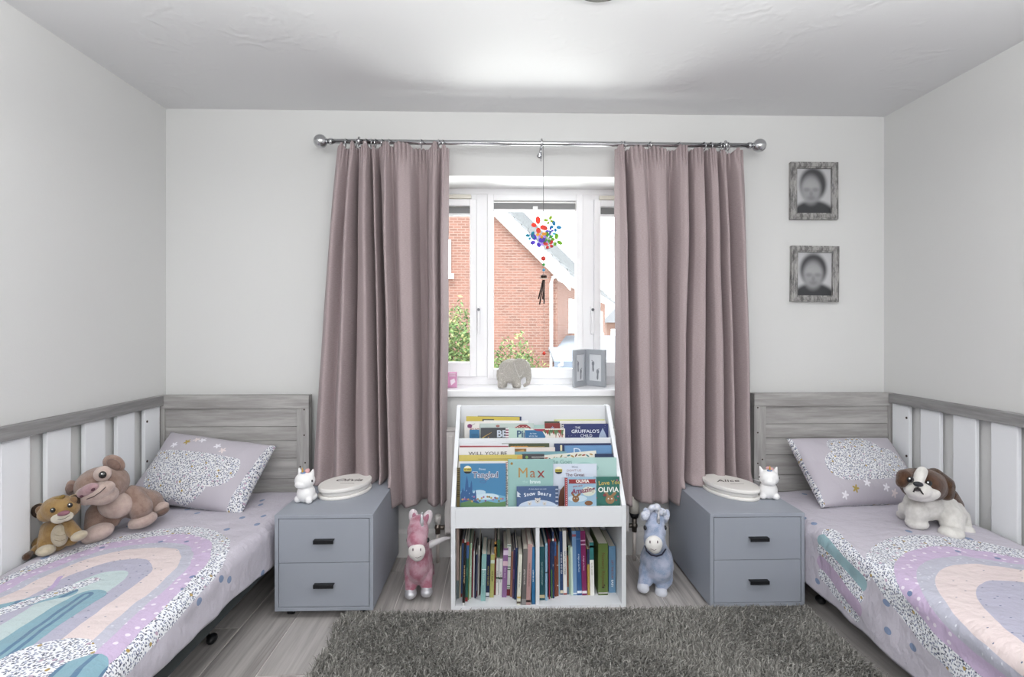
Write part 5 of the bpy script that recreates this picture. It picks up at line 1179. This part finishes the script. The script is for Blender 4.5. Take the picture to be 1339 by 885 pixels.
facet(o, t, 'THE', -w*.16, h-.018, .014, '#dfe6f2'); facet(o, t, "GRUFFALO'S", -w*.0, h-.036, .022, '#e4eaf4', sx=1.1, bold=.0002); facet(o, t, 'CHILD', w*.02, h-.057, .020, '#dfe6f2')
facep(o, t, [(w*.37, h-.020), (w*.30, h-.05), (w*.27, h-.085), (w*.48, h-.085), (w*.43, h-.05)], '#9fb0cc')
for j in range(26): r_ = random.Random(j); facep(o, t, ell((r_.random()-.5)*w*.9, h-.008-r_.random()*.07, .0009, .0009, 6), '#dfe6f2', lift=.001)
obj('spine_strip', mb(-w/2, -w/2+.010, -t/2-.0006, -t/2, .001, h-.001), cm('#dcdad6', .5), o, world=False)
for j in range(9): obj('spine_mark', mb(-w/2+.002, -w/2+.008, -t/2-.0010, -t/2-.0004, h-.006-j*.009, h-.001-j*.009), cm('#3c3a42', .5), o, world=False)
# middle tier
z2 = .4675
o, w, h, t = face(2, 112, 455, 325, 2.466, z2, '#d9d9df', 'white-topped book at the back left of the middle tier')
o, w, h, t = face(2, 112, 452, 338, 2.460, z2, '#a83c44', 'red-topped book at the back left of the middle tier', roll=.008)
o, w, h, t = face(2, 408, 740, 320, 2.470, z2, '#49523a', 'dark green woodland book with orange leaves, back of the middle tier')
for j in range(6): facep(o, t, ell(-w*.28+j*.013, h-.016, .010, .005, 8), '#d08a3c', lift=.0005+.0002*(j % 2))
facep(o, t, [(-w*.45, h-.02), (w*.4, h-.016), (w*.4, h-.014), (-w*.45, h-.016)], '#c5a04a', lift=.0012)
o, w, h, t = face(2, 485, 780, 348, 2.458, z2, '#dccfca', 'pinkish white book in the centre of the middle tier')
facep(o, t, [(-w/2+.002, h-.005), (-w*.18, h-.005), (-w*.18, h-.03), (-w/2+.002, h-.03)], '#8b6030'); facep(o, t, [(-w*.45, h-.022), (-w*.25, h-.008), (-w*.2, h-.03)], '#c28f4a', lift=.001)
o, w, h, t = face(2, 500, 860, 378, 2.448, z2, '#6fa0ac', 'teal-edged book in the centre of the middle tier'); 
o, w, h, t = face(2, 775, 1172, 320, 2.466, z2, '#2c3a68', 'navy book with cream capital at the back right of the middle tier'); facet(o, t, 'I', -w*.38, h-.022, .036, '#d8d0a4', bold=.001, sx=1.6)
o, w, h, t = face(2, 848, 1176, 335, 2.456, z2, '#5f8fc2', 'light blue book with outlined capital, right of the middle tier'); facet(o, t, 'D', -w*.24, h-.028, .044, '#c7d5ea', sx=1.2)
o, w, h, t = face(2, 1060, 1190, 392, 2.436, z2, '#2f3d63', 'dark navy book low at the right end of the middle tier')
o, w, h, t = face(2, 690, 1088, 388, 2.441, z2, '#e2ded2', 'slanting cream book with leaves and flowers, right of the middle tier', roll=-.085)
for j in range(14): 
    r_ = random.Random(j+50); facep(o, t, ell(-w*.45+j*w*.066, h-.010-r_.random()*.01, .009, .0035, 8, rot=r_.uniform(-1, 1)), ('#8f8a52', '#a8503f', '#3f7f86', '#b5883f', '#7a3f33')[j % 5], lift=.0005+.0002*(j % 3))
o, w, h, t = face(2, 548, 705, 394, 2.434, z2, '#4a474c', 'charcoal book with white plates on its cover, middle tier')
for x_, z_ in ((.05, .012), (.3, .012), (.1, .022)): obj('plate', mb(w*x_-.012, w*x_+.02, -t/2-.001, -t/2, h-z_-.003, h-z_), cm('#d8d5d0', .5), o, world=False)
facep(o, t, ell(-w*.28, h-.014, .007, .007, 8), '#7ba04f')
o, w, h, t = face(2, 107, 498, 348, 2.447, z2, '#dcdada', 'white book with black serif title across the left of the middle tier', t=.008); facet(o, t, 'WILL YOU BE', w*.02, h-.028, .022, '#3a3a3e', sx=1.35)
o, w, h, t = face(2, 110, 552, 402, 2.430, z2, '#cdb957', 'yellow book in front of the serif-titled one, middle tier', t=.008)
obj('print_line', mb(-w*.2, w*.33, -t/2-.001, -t/2, h-.018, h-.0165), cm('#7d7345', .5), o, world=False); facep(o, t, [(w*.34, .002), (w*.5-.001, .002), (w*.5-.001, h-.003), (w*.42, h-.003)], '#d9a24a')
# lowest tier
z1_ = .367
o, w, h, t = face(1, 95, 430, 490, 2.355, z1_, '#8e7a45', 'gold-spined book behind the blue castle cover, far left of the lowest tier', t=.006)
for j in range(16): obj('spine_mark', mb(-w/2, -w/2+.012, -t/2-.001, -t/2, h-.006-j*.008, h-.002-j*.008), cm('#4f4228', .5), o, world=False)
o, w, h, t = face(1, 105, 446, 446, 2.363, z1_, '#e1dedd', 'white book standing behind the blue castle cover')
o, w, h, t = face(1, 765, 1210, 420, 2.368, z1_, '#a5cbc6', 'wide pale teal book at the back right of the lowest tier'); facet(o, t, 'Pie Goes', -w*.36, h-.018, .026, '#6f9a94'); facep(o, t, ell(w*.0, h-.045, w*.22, .025, 20), '#8fbdb6')
o, w, h, t = face(1, 765, 1072, 463, 2.352, z1_, '#cfd8e8', 'pale blue book with round yellow sticker right of centre, lowest tier')
facep(o, t, [(-w/2+.001, .003), (w/2-.002, .003), (w/2-.002, h*.40), (-w/2+.001, h*.55)], '#a9b2cd'); facep(o, t, [(-w*.45, .003), (-w*.08, .003), (-w*.12, h*.42), (-w*.22, h*.62), (-w*.34, h*.5)], '#7d4a35', lift=.001)
facep(o, t, ell(-w*.37, h-.028, .016, .016, 20), '#e9e3c6', lift=.0010); facep(o, t, [(-w*.37-.016, h-.034), (-w*.37+.016, h-.034), (-w*.37+.016, h-.022), (-w*.37-.016, h-.022)], '#c7b53c', lift=.0016); facep(o, t, ell(-w*.37, h-.034, .0155, .010, 12, PI, 2*PI), '#2f3134', lift=.0013); facet(o, t, '10-YEO', -w*.37, h-.028, .009, '#2b2b2b', bold=.0002, lift=.0022)
facet(o, t, 'Disney', w*.0, h-.013, .010, '#5c6a8a'); facet(o, t, 'LION KING', w*.0, h-.029, .014, '#b98f96') if False else facet(o, t, "DON'T LIE", -w*.02, h-.029, .014, '#b79aa2'); facet(o, t, 'The Great', -w*.0, h-.048, .020, '#6e3f4c')
o, w, h, t = face(1, 430, 452, 446, 2.345, z1_, '#d6d2cc', 'narrow black-and-white patterned spine right of the blue castle cover', t=.01)
r_ = random.Random(2)
for j in range(40): obj('spine_mark', mb(-w/2+.0003+r_.random()*w*.3, -w/2+w*.55+r_.random()*w*.4, -t/2-.0008-.0001*j/40, -t/2, h-.005-j*.0047, h-.0025-j*.0047), cm('#2a2729' if j > 4 else '#b0574f', .5), o, world=False)
o, w, h, t = face(1, 452, 766, 431, 2.340, z1_, '#8fbcb8', 'teal book with gold and red title in the centre of the lowest tier', t=.007)
obj('spine_strip', mb(-w/2, -w/2+.003, -t/2-.0006, -t/2, .001, h-.001), cm('#76a6a2', .5), o, world=False)
for j, (ch, c_, x_, s_) in enumerate((('M', '#b88a45', -.17, .062), ('a', '#a86a45', .045, .062), ('x', '#a33c38', .23, .066))): facet(o, t, ch, w*x_, h-.060, s_, c_)
facet(o, t, 'the', -w*.12, h-.098, .018, '#a8d2cd'); facet(o, t, 'brave', w*.1, h-.098, .021, '#d9ecea', bold=.0006); facep(o, t, ell(-w*.42, h-.018, .006, .006, 10), '#a5803d')
o, w, h, t = face(1, 118, 436, 461, 2.338, z1_, '#4183b4', 'blue book with castle, white swirl title and round yellow sticker at left of lowest tier', t=.006)
H = h
facep(o, t, [(-w/2+.001, .002), (w/2-.001, .002), (w/2-.001, H*.40), (w*.2, H*.46), (0, H*.42), (-w*.2, H*.52), (-w/2+.001, H*.5)], '#6ba8cb'); facep(o, t, ell(w*.05, H*.40, w*.3, .014, 20), '#c3dbe8', lift=.0006); facep(o, t, ell(-w*.08, H*.48, w*.14, .010, 20), '#b5d2e4', lift=.0007)
cas = [(-.49, 0), (-.49, .48), (-.44, .62), (-.42, .55), (-.40, .55), (-.38, .74), (-.355, .86), (-.33, .74), (-.32, .62), (-.28, .62), (-.27, .70), (-.255, .76), (-.24, .70), (-.235, .52), (-.19, .50), (-.17, .58), (-.15, .50), (-.14, .36), (-.06, .30), (-.02, 0)]
facep(o, t, [(x_*w, max(.002, z_*H*.92)) for x_, z_ in cas], '#335f97', lift=.0011)
for x_, z_ in ((-.36, .5), (-.30, .45), (-.24, .4), (-.4, .38), (-.2, .33)): obj('castle_window', mb(x_*w-.0012, x_*w+.0012, -t/2-.0022, -t/2-.0012, z_*H, z_*H+.005), cm('#8fb4d4', .5), o, world=False)
facep(o, t, [(-w*.5+.001, .002), (w*.5-.001, .002), (w*.5-.001, .075), (w*.3, .068), (w*.1, .076), (-w*.1, .066), (-w*.3, .078), (-w*.5+.001, .07)], '#5f8a57', lift=.0016)
for j in range(22):
    r_ = random.Random(j+9); facep(o, t, ell(-w*.45+j*w*.042, .074+r_.random()*.022, .0045, .0045, 8), ('#c79a52', '#a06aa0', '#7c4f86', '#b5834a', '#6f7f52')[j % 5], lift=.0020+.0002*(j % 3))
facep(o, t, ell(-w*.34, H-.026, .0175, .0175, 22), '#e9e3c6', lift=.0011); facep(o, t, [(-w*.34-.017, H-.032), (-w*.34+.017, H-.032), (-w*.34+.017, H-.019), (-w*.34-.017, H-.019)], '#c7b53c', lift=.0017); facep(o, t, ell(-w*.34, H-.033, .016, .010, 12, PI, 2*PI), '#2f3134', lift=.0014); facet(o, t, '10-YEO', -w*.34, H-.0255, .010, '#2b2b2b', bold=.0002, lift=.0023)
facet(o, t, 'Disney', -w*.02, H-.024, .011, '#cfe0ee'); facet(o, t, 'Tangled', w*.05, H-.050, .036, '#e8edf2', bold=.0016, lift=.0012); facet(o, t, 'Tangled', w*.05, H-.050, .036, '#37346a', bold=.0001, lift=.0019)
b = BM(); tube(b, [Vector((w*.0+.016*math.cos(a)*math.exp(-a*.05), -t/2-.0014, H-.078+.006*math.sin(a))) for a in [j*PI/7 for j in range(18)]], .0008, 5); obj('swirl', b, cm('#5a6aa0', .5), o, world=False)
o, w, h, t = face(1, 512, 804, 620, 2.300, z1_, '#46618f', 'small dark blue snow book with white title, front centre of the lowest tier', t=.006)
facep(o, t, ell(.0, h*.40, w*.46, .030, 30), '#b9c9de'); facep(o, t, [(-w*.49, .002), (w*.49, .002), (w*.49, h*.40), (-w*.49, h*.40)], '#c3d0e2', lift=.0006)
facet(o, t, 'A story about two cubs', .0, h-.011, .008, '#c9d5e6')
for j, ch in enumerate('Snow Bears'):
    x_ = (j-4.5)/4.5; facet(o, t, ch, x_*w*.30, h-.030-.007*x_*x_, .022, '#dfe8f3', bold=.0004, rz=-x_*.22)
for (x_, z_, r_) in ((.0, h-.062, .012), (-.035, h-.073, .009), (.03, h-.074, .008)):
    b = BM(); sph(b, (x_, -t/2-.0008, z_), (r_, .0010, r_*.95), 3); sph(b, (x_-r_*.75, -t/2-.0008, z_+r_*.8), (r_*.3, .0008, r_*.3), 2); sph(b, (x_+r_*.75, -t/2-.0008, z_+r_*.8), (r_*.3, .0008, r_*.3), 2); bp_ = obj('bear_picture', b, cm('#c9c6c2', .5), o, world=False)
    b = BM(); sph(b, (x_, -t/2-.0020, z_-r_*.2), (r_*.25, .0006, r_*.2), 2); sph(b, (x_-r_*.4, -t/2-.002, z_+r_*.2), (r_*.12, .0005, r_*.12), 2); sph(b, (x_+r_*.4, -t/2-.002, z_+r_*.2), (r_*.12, .0005, r_*.12), 2); obj('bear_face', b, cm('#4a4848', .5), o, world=False)
for j in range(15): obj('spine_mark', mb(w/2-.013, w/2-.002, -t/2-.001, -t/2, h-.006-j*.0085, h-.003-j*.0085), cm('#d5dae2' if j % 2 else '#4b5468', .5), o, world=False)
facep(o, t, [(-w*.49, h-.02), (-w*.40, h-.034), (-w*.45, h-.035), (-w*.40, h-.046), (-w*.49, h-.044)], '#cdd6e2', lift=.0010)
def bunny(o, t, x, z, s, c='#9a744c'):
    for q_ in (ell(x, z, .016*s, .015*s, 16), ell(x-.012*s, z+.02*s, .005*s, .014*s, 12, rot=.5), ell(x+.013*s, z+.018*s, .005*s, .013*s, 12, rot=-.9)): facep(o, t, q_, c, lift=.0010)
    for d_ in (-1, 1): facep(o, t, ell(x+d_*.006*s, z+.003*s, .0022*s, .0028*s, 8), '#f2efe9', lift=.0016); facep(o, t, ell(x+d_*.006*s, z+.0025*s, .001*s, .0015*s, 8), '#1d1a18', lift=.0020)
    facep(o, t, ell(x, z-.004*s, .002*s, .0014*s, 8), '#4b2f26', lift=.0016)
o, w, h, t = face(1, 1050, 1231, 553, 2.306, z1_, '#2f6f63', 'dark green book with gold and white title at right end of lowest tier', t=.006)
facet(o, t, 'I Love You', w*.05, h-.026, .025, '#c2a94a', bold=.0004, rz=.05); facet(o, t, 'OLIVIA', w*.06, h-.056, .030, '#e9ece6', bold=.0006, sx=.98); bunny(o, t, w*.12, h-.098, 1.25)
facep(o, t, ell(-w*.08, h-.078, .008, .006, 10), '#8a3f45', lift=.0022)
for x_, z_, c_ in ((.40, .015, '#b5527c'), (.43, .085, '#b5527c'), (.36, .10, '#a8403c'), (-.40, .09, '#a8403c')): facep(o, t, ell(w*x_, h-z_, .004, .004, 8), c_)
o, w, h, t = face(1, 848, 1068, 557, 2.296, z1_, '#8fb5d0', 'light blue book with red banner and red spotted spine, front right of the lowest tier', t=.007)
facep(o, t, ell(w*.25, h-.06, w*.22, .02, 16), '#cfd6c4'); facep(o, t, ell(-w*.1, h-.09, w*.3, .014, 16), '#b9d0de', lift=.0006)
facep(o, t, [(-w*.38, h-.008), (w*.48, h-.008), (w*.46, h-.016), (w*.49, h-.026), (-w*.38, h-.026), (-w*.36, h-.017)], '#a02f33', lift=.0010); facet(o, t, 'OLIVIA', w*.06, h-.0165, .017, '#f0ebe6', bold=.0006, sx=1.1, lift=.0019)
facet(o, t, 'you are', -w*.10, h-.036, .014, '#b0525e', shear=.2, rz=.1); facet(o, t, 'Amazing', w*.06, h-.056, .030, '#8f3a5c', shear=.3, bold=.0007, rz=.12)
bunny(o, t, -w*.16, h-.092, .95, '#8f6238'); facep(o, t, ell(w*.25, .076, .018, .010, 14), '#7d5230', lift=.001)
obj('spine_strip', mb(-w/2, -w/2+.012, -t/2-.0008, -t/2, .001, h-.001), cm('#a3353c', .5), o, world=False, label='red spotted spine strip')
for j in range(14): facep(o, t, ell(-w/2+.006, h-.008-j*.009, .0016, .0016, 8), '#e9dcdc', lift=.0012)
bpy.context.view_layer.update()
